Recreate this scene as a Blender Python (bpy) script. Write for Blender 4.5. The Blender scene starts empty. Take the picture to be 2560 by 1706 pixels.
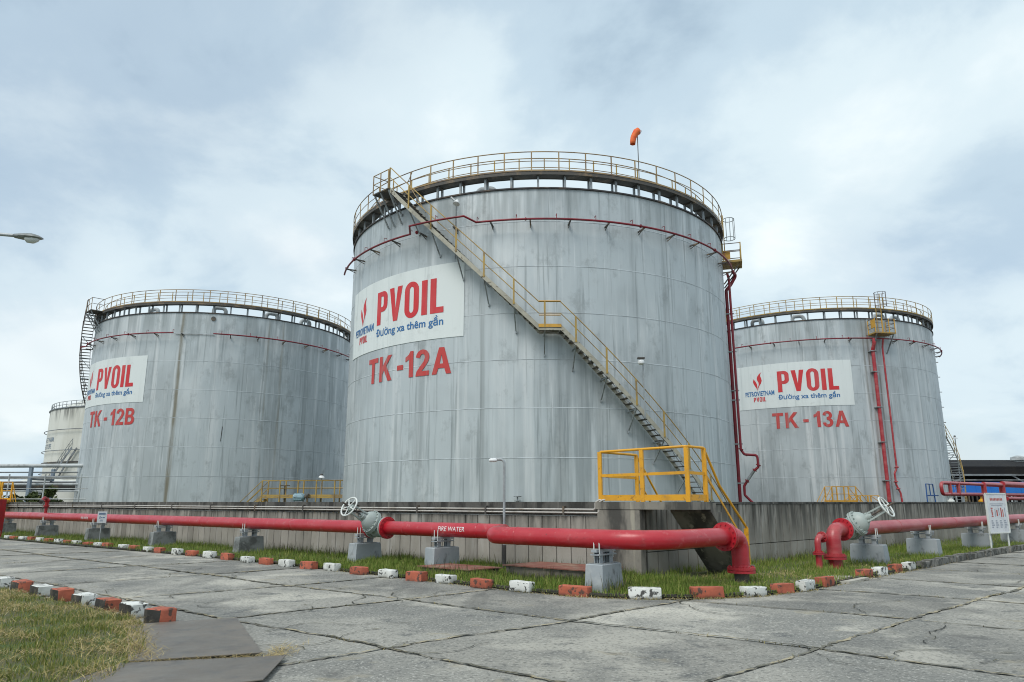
import bpy, bmesh, math, random
from mathutils import Vector, Matrix

random.seed(7)
sc = bpy.context.scene
C = sc.collection
R = math.radians

# ------------------------------------------------------------------ camera
cam_d = bpy.data.cameras.new('camera')
cam = bpy.data.objects.new('camera', cam_d)
C.objects.link(cam)
cam.location = (0, 0, 1.65)
cam.rotation_euler = (math.pi / 2 + 0.2193, 0, 0)
cam_d.sensor_width = 36
cam_d.lens = 1806.5 / 2560 * 36
cam_d.clip_end = 3000
sc.camera = cam

# ------------------------------------------------------------------ sky
SUN_EL, SUN_AZ = R(52), R(215)          # azimuth clockwise from +Y : behind the camera, to its left
world = bpy.data.worlds.new('World')
sc.world = world
world.use_nodes = True
nt = world.node_tree
for n_ in list(nt.nodes):
    nt.nodes.remove(n_)
W = nt.nodes.new
Lk = nt.links.new
out = W('ShaderNodeOutputWorld')
bg = W('ShaderNodeBackground')
bg.inputs['Strength'].default_value = 0.1
Lk(bg.outputs[0], out.inputs[0])
sky = W('ShaderNodeTexSky')
sky.sky_type = 'NISHITA'
sky.sun_disc = False
sky.sun_elevation = SUN_EL
sky.sun_rotation = SUN_AZ
sky.air_density = 1.0
sky.dust_density = 2.5
tc = W('ShaderNodeTexCoord')
sep = W('ShaderNodeSeparateXYZ')
Lk(tc.outputs['Generated'], sep.inputs[0])


def wmath(op, a, b=None, clamp=False):
    m = W('ShaderNodeMath')
    m.operation = op
    m.use_clamp = clamp
    for i, x in enumerate((a, b)):
        if x is None:
            continue
        if isinstance(x, (int, float)):
            m.inputs[i].default_value = x
        else:
            Lk(x, m.inputs[i])
    return m.outputs[0]


zc = wmath('ADD', wmath('MAXIMUM', sep.outputs[2], 0.0), 0.42)
comb = W('ShaderNodeCombineXYZ')
Lk(wmath('DIVIDE', sep.outputs[0], zc), comb.inputs[0])
Lk(wmath('DIVIDE', sep.outputs[1], zc), comb.inputs[1])


def wnoise(scale, detail, rough, off, dist=0.0):
    mp = W('ShaderNodeMapping')
    mp.inputs['Location'].default_value = off
    Lk(comb.outputs[0], mp.inputs[0])
    nz = W('ShaderNodeTexNoise')
    nz.inputs['Scale'].default_value = scale
    nz.inputs['Detail'].default_value = detail
    nz.inputs['Roughness'].default_value = rough
    nz.inputs['Distortion'].default_value = dist
    Lk(mp.outputs[0], nz.inputs['Vector'])
    return nz.outputs[0]


def wramp(fac, stops):
    r = W('ShaderNodeValToRGB')
    r.color_ramp.interpolation = 'EASE'
    els = r.color_ramp.elements
    while len(els) < len(stops):
        els.new(0.5)
    for e, (p, c) in zip(els, stops):
        e.position = p
        e.color = (*c, 1)
    Lk(fac, r.inputs[0])
    return r.outputs[0]


def wmix(fac, a, b):
    m = W('ShaderNodeMix')
    m.data_type = 'RGBA'
    if isinstance(fac, float):
        m.inputs[0].default_value = fac
    else:
        Lk(fac, m.inputs[0])
    for i, x in ((6, a), (7, b)):
        if isinstance(x, tuple):
            m.inputs[i].default_value = (*x, 1)
        else:
            Lk(x, m.inputs[i])
    return m.outputs[2]


big = wnoise(1.0, 3.0, 0.5, (8.21, 8.06, 0.0), 0.25)
med = wnoise(2.9, 8.0, 0.56, (-7.98, -7.47, 0.0), 0.2)
mixn = wmath('ADD', wmath('MULTIPLY', big, 0.62), wmath('MULTIPLY', med, 0.38))
cloud = wramp(mixn, [(0.39, (2.75, 3.65, 4.5)), (0.465, (4.0, 5.0, 5.75)), (0.53, (5.2, 6.1, 6.55)), (0.63, (6.7, 7.25, 7.35))])
thin = wnoise(0.9, 4.0, 0.5, (6.04, 4.25, 0.0), 0.3)
cover = wramp(thin, [(0.36, (0.72, 0.72, 0.72)), (0.56, (1.0, 1.0, 1.0))])
skyc = wmix(cover, sky.outputs[0], cloud)
Lk(skyc, bg.inputs['Color'])

# ------------------------------------------------------------------ sun (bright overcast)
sun_d = bpy.data.lights.new('sun', 'SUN')
sun_d.energy = 1.3
sun_d.angle = R(28)
sun_d.color = (1.0, 0.96, 0.9)
sun = bpy.data.objects.new('sun', sun_d)
C.objects.link(sun)
sd = Vector((math.sin(SUN_AZ) * math.cos(SUN_EL), math.cos(SUN_AZ) * math.cos(SUN_EL), math.sin(SUN_EL)))
sun.rotation_euler = sd.to_track_quat('Z', 'Y').to_euler()
sun.location = (-10, -10, 30)

sc.view_settings.view_transform = 'Standard'
sc.view_settings.look = 'None'
sc.view_settings.exposure = 0.55
sc.view_settings.gamma = 1.0
sc.view_settings.use_curve_mapping = False
sc.cycles.max_bounces = 5
sc.cycles.use_denoising = True
sc.cycles.filter_width = 1.05

# ================================================================== helpers


def tag(o, label=None, cat=None, group=None, kind=None):
    if label: o['label'] = label
    if cat: o['category'] = cat
    if group: o['group'] = group
    if kind: o['kind'] = kind
    return o


def empty(name, loc=(0, 0, 0), label=None, cat=None, group=None, rz=0.0):
    o = bpy.data.objects.new(name, None)
    C.objects.link(o)
    o.location = loc
    o.rotation_euler = (0, 0, rz)
    o.empty_display_size = 0.2
    return tag(o, label, cat, group)


def inst(name, mesh, parent=None, loc=(0, 0, 0), rot=(0, 0, 0), scale=None):
    o = bpy.data.objects.new(name, mesh)
    C.objects.link(o)
    o.parent = parent
    o.location = loc
    o.rotation_euler = rot
    if scale: o.scale = scale
    return o


def frame(d):
    d = Vector(d).normalized()
    a = Vector((0, 0, 1)) if abs(d.z) < 0.95 else Vector((1, 0, 0))
    x = a.cross(d).normalized()
    return x, d.cross(x).normalized(), d


class MB:
    def __init__(s):
        s.v = []
        s.f = []

    def quad(s, *p):
        b = len(s.v)
        s.v += [tuple(q) for q in p]
        s.f.append(tuple(range(b, b + len(p))))

    def box(s, c, size, ax=None):
        """ax = (x, y, z) unit vectors"""
        c = Vector(c)
        X, Y, Z = [Vector(a) for a in (ax or ((1, 0, 0), (0, 1, 0), (0, 0, 1)))]
        b = len(s.v)
        for k in (-.5, .5):
            for j, i in ((-.5, -.5), (-.5, .5), (.5, .5), (.5, -.5)):
                s.v.append(tuple(c + X * (i * size[0]) + Y * (j * size[1]) + Z * (k * size[2])))
        for f in ((3, 2, 1, 0), (4, 5, 6, 7), (0, 1, 5, 4), (1, 2, 6, 5), (2, 3, 7, 6), (3, 0, 4, 7)):
            s.f.append(tuple(b + i for i in f))
        return s

    def bar(s, p, q, w, h, up=(0, 0, 1)):
        p, q = Vector(p), Vector(q)
        d = q - p
        y = d.normalized()
        x = y.cross(Vector(up))
        if x.length < 1e-4:
            x = y.cross(Vector((1, 0, 0)))
        x.normalize()
        z = x.cross(y)
        return s.box((p + q) / 2, (w, d.length, h), (x, y, z))

    def tube(s, pts, r, seg=8, closed=False, cap=True):
        pts = [Vector(p) for p in pts]
        n = len(pts)
        rr = r if isinstance(r, (list, tuple)) else [r] * n
        dirs = []
        for i in range(n):
            a = pts[i - 1] if (i or closed) else pts[i]
            b = pts[(i + 1) % n] if (i < n - 1 or closed) else pts[i]
            dirs.append((b - a).normalized())
        x, y, _ = frame(dirs[0])
        b0 = len(s.v)
        for i in range(n):
            d = dirs[i]
            x = (x - d * x.dot(d))
            x.normalize()
            y = d.cross(x)
            for k in range(seg):
                a = 2 * math.pi * k / seg
                s.v.append(tuple(pts[i] + (x * math.cos(a) + y * math.sin(a)) * rr[i]))
        for i in range(n if closed else n - 1):
            for k in range(seg):
                k2 = (k + 1) % seg
                a, b = b0 + i * seg, b0 + ((i + 1) % n) * seg
                s.f.append((a + k, a + k2, b + k2, b + k))
        if cap and not closed:
            s.f.append(tuple(b0 + k for k in reversed(range(seg))))
            s.f.append(tuple(b0 + (n - 1) * seg + k for k in range(seg)))
        return s

    def lathe(s, prof, o=(0, 0, 0), d=(0, 0, 1), seg=24, cap=True):
        o = Vector(o)
        x, y, d = frame(d)
        b0 = len(s.v)
        for r, z in prof:
            for k in range(seg):
                a = 2 * math.pi * k / seg
                s.v.append(tuple(o + d * z + (x * math.cos(a) + y * math.sin(a)) * r))
        for i in range(len(prof) - 1):
            for k in range(seg):
                k2 = (k + 1) % seg
                a, b = b0 + i * seg, b0 + (i + 1) * seg
                s.f.append((a + k, a + k2, b + k2, b + k))
        if cap:
            if prof[0][0] > 1e-5: s.f.append(tuple(b0 + k for k in reversed(range(seg))))
            if prof[-1][0] > 1e-5: s.f.append(tuple(b0 + (len(prof) - 1) * seg + k for k in range(seg)))
        return s

    def prism(s, poly, z0, z1):
        b = len(s.v)
        n = len(poly)
        s.v += [(p[0], p[1], z0) for p in poly] + [(p[0], p[1], z1) for p in poly]
        s.f.append(tuple(b + i for i in reversed(range(n))))
        s.f.append(tuple(b + n + i for i in range(n)))
        for i in range(n):
            j = (i + 1) % n
            s.f.append((b + i, b + j, b + n + j, b + n + i))
        return s

    def extrude(s, poly3, vec):
        """closed polygon of 3D points extruded along vec"""
        b = len(s.v)
        n = len(poly3)
        vec = Vector(vec)
        s.v += [tuple(p) for p in poly3] + [tuple(Vector(p) + vec) for p in poly3]
        s.f.append(tuple(b + i for i in reversed(range(n))))
        s.f.append(tuple(b + n + i for i in range(n)))
        for i in range(n):
            j = (i + 1) % n
            s.f.append((b + i, b + j, b + n + j, b + n + i))
        return s

    def ring(s, r, z, rad, a0=0.0, a1=360.0, seg=144, sides=6):
        full = abs(a1 - a0 - 360) < 1e-6
        n = max(2, int(seg * abs(a1 - a0) / 360))
        pts = [P(r, a0 + (a1 - a0) * i / n, z) for i in range(n if full else n + 1)]
        return s.tube(pts, rad, sides, closed=full)

    def mesh(s, name, mat=None, smooth=35, off=None, fix=True):
        me = bpy.data.meshes.new(name)
        vv = s.v if off is None else [(a - off[0], b - off[1], c - off[2]) for a, b, c in s.v]
        me.from_pydata(vv, [], s.f)
        if fix:
            bm = bmesh.new()
            bm.from_mesh(me)
            bmesh.ops.recalc_face_normals(bm, faces=bm.faces)
            bm.to_mesh(me)
            bm.free()
        if mat: me.materials.append(mat)
        if smooth:
            me.shade_smooth()
            me.set_sharp_from_angle(angle=R(smooth))
        me.update()
        return me

    def build(s, name, mat, parent=None, smooth=35, off=None, fix=True):
        """off: world location of the thing the part belongs to (vertices are world coordinates)"""
        o = bpy.data.objects.new(name, s.mesh(name, mat, smooth, off, fix))
        C.objects.link(o)
        o.parent = parent
        return o


def P(r, deg, z):
    return Vector((r * math.cos(R(deg)), r * math.sin(R(deg)), z))


def fillet(pts, rad, n=8):
    pts = [Vector(p) for p in pts]
    o = [pts[0]]
    for i in range(1, len(pts) - 1):
        a, b, c = pts[i - 1], pts[i], pts[i + 1]
        d1, d2 = (a - b).normalized(), (c - b).normalized()
        ang = d1.angle(d2)
        if ang > math.pi - 0.02:
            o.append(b)
            continue
        rd = rad[i - 1] if isinstance(rad, (list, tuple)) else rad
        t = min(rd / math.tan(ang / 2), (a - b).length * .49, (c - b).length * .49)
        rd = t * math.tan(ang / 2)
        cen = b + (d1 + d2).normalized() * (rd / math.sin(ang / 2))
        s0, s1 = b + d1 * t - cen, b + d2 * t - cen
        th = s0.angle(s1)
        for k in range(n + 1):
            f = k / n
            o.append(cen + (s0 * math.sin((1 - f) * th) + s1 * math.sin(f * th)) / math.sin(th))
    o.append(pts[-1])
    return o


# ------------------------------------------------------------------ materials
def new_mat(name):
    m = bpy.data.materials.new(name)
    m.use_nodes = True
    t = m.node_tree
    return m, t, t.nodes['Principled BSDF']


def layered(name, base, layers=(), rough=0.6, metallic=0.0, bump=None, spec=0.5, rough_var=0.0, coords='pos', coat=0.0, objvar=0.0):
    """base colour with noise-masked layers. layer: dict(col, sc, lo, hi, fac, det, zr, ang, off)"""
    m, t, b = new_mat(name)
    N, L = t.nodes.new, t.links.new
    b.inputs['Roughness'].default_value = rough
    b.inputs['Metallic'].default_value = metallic
    b.inputs['Specular IOR Level'].default_value = spec
    if coat:
        b.inputs['Coat Weight'].default_value = coat
        b.inputs['Coat Roughness'].default_value = 0.25
    if coords == 'pos':
        g = N('ShaderNodeNewGeometry')
        vec = g.outputs['Position']
    else:
        g = N('ShaderNodeTexCoord')
        vec = g.outputs['Object']
    sp = N('ShaderNodeSeparateXYZ')
    L(vec, sp.inputs[0])
    objv = None

    def mth(op, a, c=None, clamp=False):
        q = N('ShaderNodeMath')
        q.operation = op
        q.use_clamp = clamp
        for i, x in enumerate((a, c)):
            if x is None: continue
            if isinstance(x, (int, float)): q.inputs[i].default_value = x
            else: L(x, q.inputs[i])
        return q.outputs[0]

    def noise(scv, det, rg, off):
        mp = N('ShaderNodeMapping')
        mp.inputs['Scale'].default_value = scv
        mp.inputs['Location'].default_value = off
        L(vec, mp.inputs[0])
        q = N('ShaderNodeTexNoise')
        q.inputs['Scale'].default_value = 1.0
        q.inputs['Detail'].default_value = det
        q.inputs['Roughness'].default_value = rg
        L(mp.outputs[0], q.inputs['Vector'])
        return q.outputs[0]

    def remap(x, lo, hi, a=0.0, c=1.0):
        q = N('ShaderNodeMapRange')
        q.interpolation_type = 'SMOOTHSTEP'
        q.inputs[1].default_value = lo
        q.inputs[2].default_value = hi
        q.inputs[3].default_value = a
        q.inputs[4].default_value = c
        L(x, q.inputs[0])
        return q.outputs[0]
    col = None
    for i, l in enumerate(layers):
        fac = None
        if 'sc' in l:
            s3 = l['sc'] if isinstance(l['sc'], tuple) else (l['sc'],) * 3
            fac = remap(noise(s3, l.get('det', 4.0), l.get('rg', 0.6), (i * 7.3 + l.get('off', 0), i * 3.1, i * 1.7)), l['lo'], l['hi'])
        if 'zr' in l:
            zf = remap(sp.outputs[2], l['zr'][0], l['zr'][1])
            fac = zf if fac is None else mth('MULTIPLY', fac, zf)
        if 'ang' in l:
            if objv is None:
                tcn = N('ShaderNodeTexCoord')
                so = N('ShaderNodeSeparateXYZ')
                L(tcn.outputs['Object'], so.inputs[0])
                th = mth('ARCTAN2', so.outputs[1], so.outputs[0])
                wob = noise((.9, .9, .35), 3, .6, (3, 1, 2))
                objv = mth('ADD', th, mth('MULTIPLY', mth('SUBTRACT', wob, 0.5), 0.012))
            dlt = None
            for dg, w in l['ang']:
                a = R(dg if dg <= 180 else dg - 360)
                q = remap(mth('ABSOLUTE', mth('SUBTRACT', objv, a)), R(w) * .2, R(w), 1.0, 0.0)
                dlt = q if dlt is None else mth('MAXIMUM', dlt, q)
            fac = dlt if fac is None else mth('MULTIPLY', fac, dlt)
        fac = mth('MULTIPLY', fac, l.get('fac', 1.0))
        mx = N('ShaderNodeMix')
        mx.data_type = 'RGBA'
        L(fac, mx.inputs[0])
        if col is None: mx.inputs[6].default_value = (*base, 1)
        else: L(col, mx.inputs[6])
        mx.inputs[7].default_value = (*l['col'], 1)
        col = mx.outputs[2]
    if objvar:
        oi = N('ShaderNodeObjectInfo')
        hs = N('ShaderNodeHueSaturation')
        L(remap(oi.outputs['Random'], 0.0, 1.0, 1 - objvar, 1 + objvar), hs.inputs['Value'])
        L(col, hs.inputs['Color'])
        col = hs.outputs[0]
    if col is None: b.inputs['Base Color'].default_value = (*base, 1)
    else: L(col, b.inputs['Base Color'])
    if rough_var:
        rn = noise((3.1, 3.1, 1.1), 4, .6, (9, 9, 9))
        L(remap(rn, .3, .7, rough - rough_var, rough + rough_var), b.inputs['Roughness'])
    if bump:
        scv, strength, dist = bump
        s3 = scv if isinstance(scv, tuple) else (scv,) * 3
        bn = N('ShaderNodeBump')
        bn.inputs['Strength'].default_value = strength
        bn.inputs['Distance'].default_value = dist
        L(noise(s3, 5, .6, (4, 5, 6)), bn.inputs['Height'])
        L(bn.outputs[0], b.inputs['Normal'])
    return m


def tank_mat(name, streaks, off):
    lay = [
        dict(col=(.39, .43, .44), sc=(.17, .17, .13), lo=.44, hi=.60, fac=.85, det=4, off=off),
        dict(col=(.62, .655, .655), sc=(.35, .35, .12), lo=.52, hi=.68, fac=.7, det=5, off=off + 5),
        dict(col=(.27, .30, .305), sc=(1.1, 1.1, .07), lo=.51, hi=.68, fac=.6, det=6, off=off),
        dict(col=(.66, .69, .69), sc=(1.7, 1.7, .08), lo=.52, hi=.68, fac=.7, det=6, off=off),
        dict(col=(.20, .23, .235), sc=(5.2, 5.2, .18), lo=.55, hi=.70, fac=.58, det=5, off=off),
        dict(col=(.64, .68, .69), sc=(7.5, 7.5, .2), lo=.57, hi=.71, fac=.55, det=5, off=off),
        dict(col=(.24, .265, .265), sc=(.9, .9, .6), lo=.53, hi=.69, fac=.5, det=7, rg=.7, off=off + 2),
        dict(col=(.22, .25, .25), sc=(1.5, 1.5, .10), lo=.42, hi=.62, fac=.55, zr=(12.6, 15.2), off=off + 4),
    ]
    for s_ in streaks:
        lay.append({'off': off, 'det': 5, 'lo': .3, 'hi': .6, 'sc': (3., 3., .25), **s_})
    return layered(name, (.49, .54, .553), lay, rough=.5, metallic=.15, bump=((1.2, 1.2, .35), .06, .05), rough_var=.08)


DK = (.12, .135, .13)
BR = (.17, .145, .085)
M = {}
M['tank_a'] = tank_mat('tank_paint_a', [
    dict(col=DK, ang=[(224, .3), (254.6, .3), (268.6, .25), (273, .25), (278.2, .4), (284.2, .3), (290.4, .25)], fac=.42, zr=(14.0, 1.0)),
    dict(col=DK, ang=[(247.6, .2), (262.5, .25), (303, .25), (255, .9)], fac=.35),
    dict(col=(.6, .65, .66), ang=[(257.5, 1.0), (262, 1.4), (266, .8), (276, .7), (281, 1.1)], fac=.55, zr=(14.0, 2.0))], 0)
M['tank_b'] = tank_mat('tank_paint_b', [
    dict(col=BR, ang=[(272.6, 1.25)], fac=.8),
    dict(col=BR, ang=[(312, .8), (306, .6)], fac=.5),
    dict(col=DK, ang=[(240, .3), (262, .4), (297, .35), (330, .4)], fac=.3),
    dict(col=(.03, .03, .03), ang=[(290.8, .5)], fac=.0)], 11)
M['tank_c'] = tank_mat('tank_paint_c', [
    dict(col=(.16, .15, .12), ang=[(273.3, .7), (279, .5), (275.2, .6)], fac=.65),
    dict(col=DK, ang=[(228, .4), (300, .7), (314, .4)], fac=.3),
    dict(col=(.13, .15, .15), sc=(.9, .9, 2.6), lo=.52, hi=.66, det=8, rg=.7, ang=[(236, 14), (258, 10)], zr=(7.9, 7.0), fac=.0)], 23)
M['seam'] = layered('weld_seam_grey', (.60, .65, .67), [dict(col=(.30, .33, .34), sc=(.8, .8, 1), lo=.42, hi=.6, fac=.8)], .55)
M['rim'] = layered('rim_dark', (.045, .043, .045), [dict(col=(.13, .095, .07), sc=1.3, lo=.48, hi=.66), dict(col=(.2, .2, .19), sc=2.7, lo=.6, hi=.7, fac=.6)], .7)
M['roof'] = layered('roof_grey', (.42, .46, .47), [dict(col=(.2, .2, .19), sc=.7, lo=.45, hi=.7)], .6)
M['banner'] = layered('banner_white', (.72, .77, .755), [dict(col=(.58, .63, .62), sc=(.9, .9, .10), lo=.45, hi=.7, fac=.5), dict(col=(.45, .5, .5), sc=(4.6, 4.6, .13), lo=.55, hi=.72, fac=.5), dict(col=(.4, .42, .4), sc=(1.4, 1.4, 1.2), lo=.58, hi=.74, fac=.35, det=7)], .6)
M['letter_red'] = layered('letter_red', (.60, .028, .035), [dict(col=(.62, .10, .10), sc=(1.5, 1.5, .5), lo=.4, hi=.7, fac=.6), dict(col=(.42, .10, .10), sc=(4.5, 4.5, .15), lo=.54, hi=.7, fac=.6)], .55)
M['number_red'] = layered('number_red', (.53, .05, .045), [dict(col=(.46, .14, .13), sc=(3, 3, .4), lo=.45, hi=.7, fac=.6), dict(col=(.34, .18, .17), sc=(4.6, 4.6, .16), lo=.52, hi=.68, fac=.7)], .6)
M['letter_blue'] = layered('letter_blue', (.022, .14, .36), [dict(col=(.08, .22, .42), sc=(1.5, 1.5, .5), lo=.4, hi=.7, fac=.5)], .5)
M['letter_white'] = layered('letter_white', (.78, .74, .74), [], .5)
M['rail_rusty'] = layered('rail_weathered', (.36, .25, .12), [dict(col=(.17, .125, .10), sc=1.2, lo=.46, hi=.66, fac=.9), dict(col=(.46, .29, .07), sc=2.3, lo=.56, hi=.68, fac=.8)], .65)
M['rail_yellow'] = layered('rail_faded_yellow', (.42, .28, .07), [dict(col=(.22, .16, .09), sc=1.7, lo=.45, hi=.65, fac=.8)], .6)
M['rail_dark'] = layered('rail_dark_brown', (.13, .105, .10), [dict(col=(.3, .2, .1), sc=2.2, lo=.5, hi=.7, fac=.6)], .65)
M['yellow'] = layered('safety_yellow', (.73, .36, .018), [dict(col=(.52, .26, .03), sc=2.5, lo=.48, hi=.68, fac=.7), dict(col=(.2, .1, .03), sc=9, lo=.60, hi=.70, fac=.7, det=6), dict(col=(.16, .15, .13), sc=4, lo=.63, hi=.72, fac=.5, det=7)], .5, bump=(12, .1, .01))
M['yellow_far'] = layered('safety_yellow_faded', (.62, .34, .05), [dict(col=(.35, .2, .06), sc=2.5, lo=.5, hi=.7, fac=.7)], .55)
M['stair_cream'] = layered('stringer_cream', (.42, .40, .32), [dict(col=(.12, .10, .07), sc=6.5, lo=.58, hi=.66), dict(col=(.28, .27, .22), sc=1.5, lo=.45, hi=.65, fac=.7)], .6)
M['steel'] = layered('galvanised_steel', (.33, .36, .37), [dict(col=(.17, .18, .18), sc=2.5, lo=.45, hi=.65, fac=.8), dict(col=(.2, .13, .08), sc=6, lo=.62, hi=.72, fac=.7)], .5, .3)
M['steel_dark'] = layered('dark_steel', (.085, .08, .072), [dict(col=(.22, .16, .10), sc=1.6, lo=.5, hi=.68)], .65, .1)
M['deck'] = layered('walkway_grating', (.08, .075, .065), [dict(col=(.20, .16, .12), sc=1.5, lo=.5, hi=.7)], .7)
M['pipe_dark_red'] = layered('spray_pipe_red', (.23, .012, .022), [dict(col=(.12, .015, .02), sc=2.0, lo=.45, hi=.65, fac=.7)], .4)
M['pipe_red'] = layered('fire_pipe_red', (.43, .010, .022), [dict(col=(.48, .045, .055), sc=(1.3, 1.3, 3.), lo=.4, hi=.7, fac=.7), dict(col=(.27, .02, .025), sc=(3., 3., 7.), lo=.55, hi=.7, fac=.6, det=6), dict(col=(.12, .035, .03), sc=16., lo=.68, hi=.73, fac=.8, det=6), dict(col=(.52, .17, .16), sc=5., lo=.56, hi=.72, fac=.45, det=6)], .40, bump=(10, .08, .012), coat=.35, rough_var=.08)
M['pipe_red_far'] = layered('fire_pipe_red_faded', (.38, .022, .032), [dict(col=(.45, .10, .10), sc=(1.1, 1.1, 3.), lo=.4, hi=.7, fac=.8), dict(col=(.24, .03, .03), sc=(3, 3, 6), lo=.55, hi=.7, fac=.6, det=6)], .42, coat=.25)
M['valve'] = layered('valve_grey_green', (.36, .41, .385), [dict(col=(.27, .31, .29), sc=4, lo=.5, hi=.7, fac=.7), dict(col=(.15, .1, .07), sc=11, lo=.66, hi=.74, fac=.5)], .45)
M['wheel_white'] = layered('handwheel_white', (.66, .69, .66), [dict(col=(.4, .4, .36), sc=9, lo=.55, hi=.7, fac=.6)], .45)
M['pedestal'] = layered('pedestal_grey_paint', (.33, .365, .385), [dict(col=(.45, .47, .47), sc=2.5, lo=.5, hi=.7, fac=.6), dict(col=(.10, .105, .10), sc=(3, 3, 2), lo=.55, hi=.7, fac=.7), dict(col=(.10, .11, .08), sc=3, lo=.35, hi=.7, zr=(.22, .02), fac=.8)], .8, bump=(9, .25, .02))
M['pedestal_old'] = layered('pedestal_old_concrete', (.25, .265, .26), [dict(col=(.09, .095, .09), sc=2.5, lo=.42, hi=.64, fac=.85), dict(col=(.4, .41, .4), sc=6, lo=.6, hi=.7, fac=.5)], .85, bump=(9, .3, .02))
M['wall'] = layered('bund_wall_concrete', (.345, .325, .285), [
    dict(col=(.25, .235, .20), sc=(.7, .7, .5), lo=.4, hi=.65, fac=.8),
    dict(col=(.42, .41, .375), sc=(2.4, 2.4, .5), lo=.55, hi=.7, fac=.7),
    dict(col=(.055, .055, .047), sc=(4.2, 4.2, .4), lo=.40, hi=.62, zr=(.35, 1.5), fac=.9),
    dict(col=(.10, .095, .08), sc=(1.1, 1.1, .6), lo=.40, hi=.62, zr=(.75, 1.6), fac=.85),
    dict(col=(.13, .14, .07), sc=3, lo=.35, hi=.65, zr=(.35, .0), fac=.7)], .9, bump=(7, .35, .02), objvar=.12)
M['wall_cap'] = layered('bund_wall_mouldy_cap', (.10, .098, .088), [
    dict(col=(.03, .03, .027), sc=(2.3, 2.3, 1.2), lo=.42, hi=.62, fac=.9),
    dict(col=(.30, .285, .25), sc=(5, 5, .5), lo=.58, hi=.72, fac=.7)], .95, bump=(9, .4, .02))
M['platform_concrete'] = layered('platform_concrete', (.25, .235, .20), [
    dict(col=(.05, .05, .045), sc=(2.0, 2.0, .7), lo=.38, hi=.6, fac=.9),
    dict(col=(.40, .375, .30), sc=(4.5, 4.5, .35), lo=.58, hi=.68, fac=.8)], .9, bump=(8, .4, .02))
M['joint'] = layered('joint_dark', (.035, .036, .03), [dict(col=(.12, .11, .06), sc=2.0, lo=.45, hi=.65)], .95)
M['joint_dirt'] = layered('joint_dirt', (.15, .145, .115), [dict(col=(.40, .35, .235), sc=1.3, lo=.46, hi=.58, fac=.95), dict(col=(.045, .047, .04), sc=5.5, lo=.52, hi=.64, fac=.9)], .95)
M['slab'] = layered('road_concrete', (.31, .30, .262), [
    dict(col=(.185, .185, .168), sc=(.33, .33, .33), lo=.40, hi=.58, fac=.9, det=6),
    dict(col=(.47, .45, .385), sc=(.7, .7, .7), lo=.50, hi=.66, fac=.8, det=7),
    dict(col=(.075, .082, .083), sc=(1.9, 1.9, 1.9), lo=.54, hi=.68, fac=.75, det=9, rg=.72),
    dict(col=(.06, .064, .06), sc=(19., 19., 19.), lo=.50, hi=.62, fac=.58, det=7, rg=.7),
    dict(col=(.50, .49, .44), sc=(30., 30., 30.), lo=.55, hi=.66, fac=.65, det=4),
    dict(col=(.33, .29, .20), sc=(1.3, 1.3, 1.3), lo=.62, hi=.74, fac=.5, off=9),
    dict(col=(.07, .07, .065), sc=(.55, .55, .55), lo=.57, hi=.69, fac=.62, off=15, det=9, rg=.75),
    dict(col=(.10, .10, .092), sc=(.9, .12, 1.), lo=.56, hi=.70, fac=.5, off=21, det=6)], .9, bump=(30, .5, .012), objvar=.13)
M['earth'] = layered('verge_soil', (.10, .10, .045), [dict(col=(.075, .11, .028), sc=2.2, lo=.4, hi=.6), dict(col=(.2, .165, .085), sc=1.1, lo=.56, hi=.7, fac=.8)], .95, bump=(20, .6, .03))
M['gravel'] = layered('yard_gravel', (.2, .195, .175), [dict(col=(.12, .12, .09), sc=.8, lo=.4, hi=.65), dict(col=(.3, .29, .27), sc=9, lo=.5, hi=.65)], .95)
M['kerb_red'] = layered('kerb_red_paint', (.47, .125, .07), [dict(col=(.36, .10, .06), sc=3.5, lo=.42, hi=.62, fac=.8), dict(col=(.07, .055, .045), sc=8.5, lo=.53, hi=.61, det=6, fac=.9), dict(col=(.07, .06, .045), sc=5, lo=.4, hi=.6, zr=(.07, .0), fac=.8)], .85, bump=(16, .5, .02))
M['kerb_white'] = layered('kerb_white_paint', (.70, .71, .67), [dict(col=(.52, .53, .49), sc=3.5, lo=.45, hi=.65, fac=.7), dict(col=(.04, .04, .036), sc=9, lo=.535, hi=.585, det=8, fac=.95), dict(col=(.09, .085, .06), sc=5, lo=.4, hi=.6, zr=(.07, .0), fac=.8)], .85, bump=(16, .5, .02))
M['kerb_bare'] = layered('kerb_bare_mossy', (.20, .195, .175), [dict(col=(.05, .052, .042), sc=4.5, lo=.42, hi=.6, fac=.9), dict(col=(.36, .35, .31), sc=9, lo=.58, hi=.68, fac=.6)], .95, bump=(14, .5, .02))
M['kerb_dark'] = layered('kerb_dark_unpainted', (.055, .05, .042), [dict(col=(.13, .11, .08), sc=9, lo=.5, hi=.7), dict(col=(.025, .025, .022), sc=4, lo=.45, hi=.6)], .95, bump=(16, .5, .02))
M['plate'] = layered('steel_plate_brown', (.165, .145, .122), [dict(col=(.215, .185, .15), sc=1.2, lo=.4, hi=.65, fac=.8), dict(col=(.115, .108, .10), sc=3.5, lo=.5, hi=.7, fac=.7), dict(col=(.30, .26, .2), sc=18, lo=.68, hi=.74, fac=.5)], .42, .25, bump=(10, .06, .01), rough_var=.1)
M['pit_cover'] = layered('pit_cover_red_oxide', (.235, .085, .06), [dict(col=(.30, .2, .14), sc=2.4, lo=.45, hi=.65, fac=.8), dict(col=(.10, .06, .05), sc=6, lo=.5, hi=.7, fac=.6)], .7)
M['pit_rim'] = layered('pit_concrete', (.19, .175, .14), [dict(col=(.035, .035, .03), sc=(3, 3, 2), lo=.4, hi=.58, fac=.9)], .95, bump=(12, .4, .02))
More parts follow.
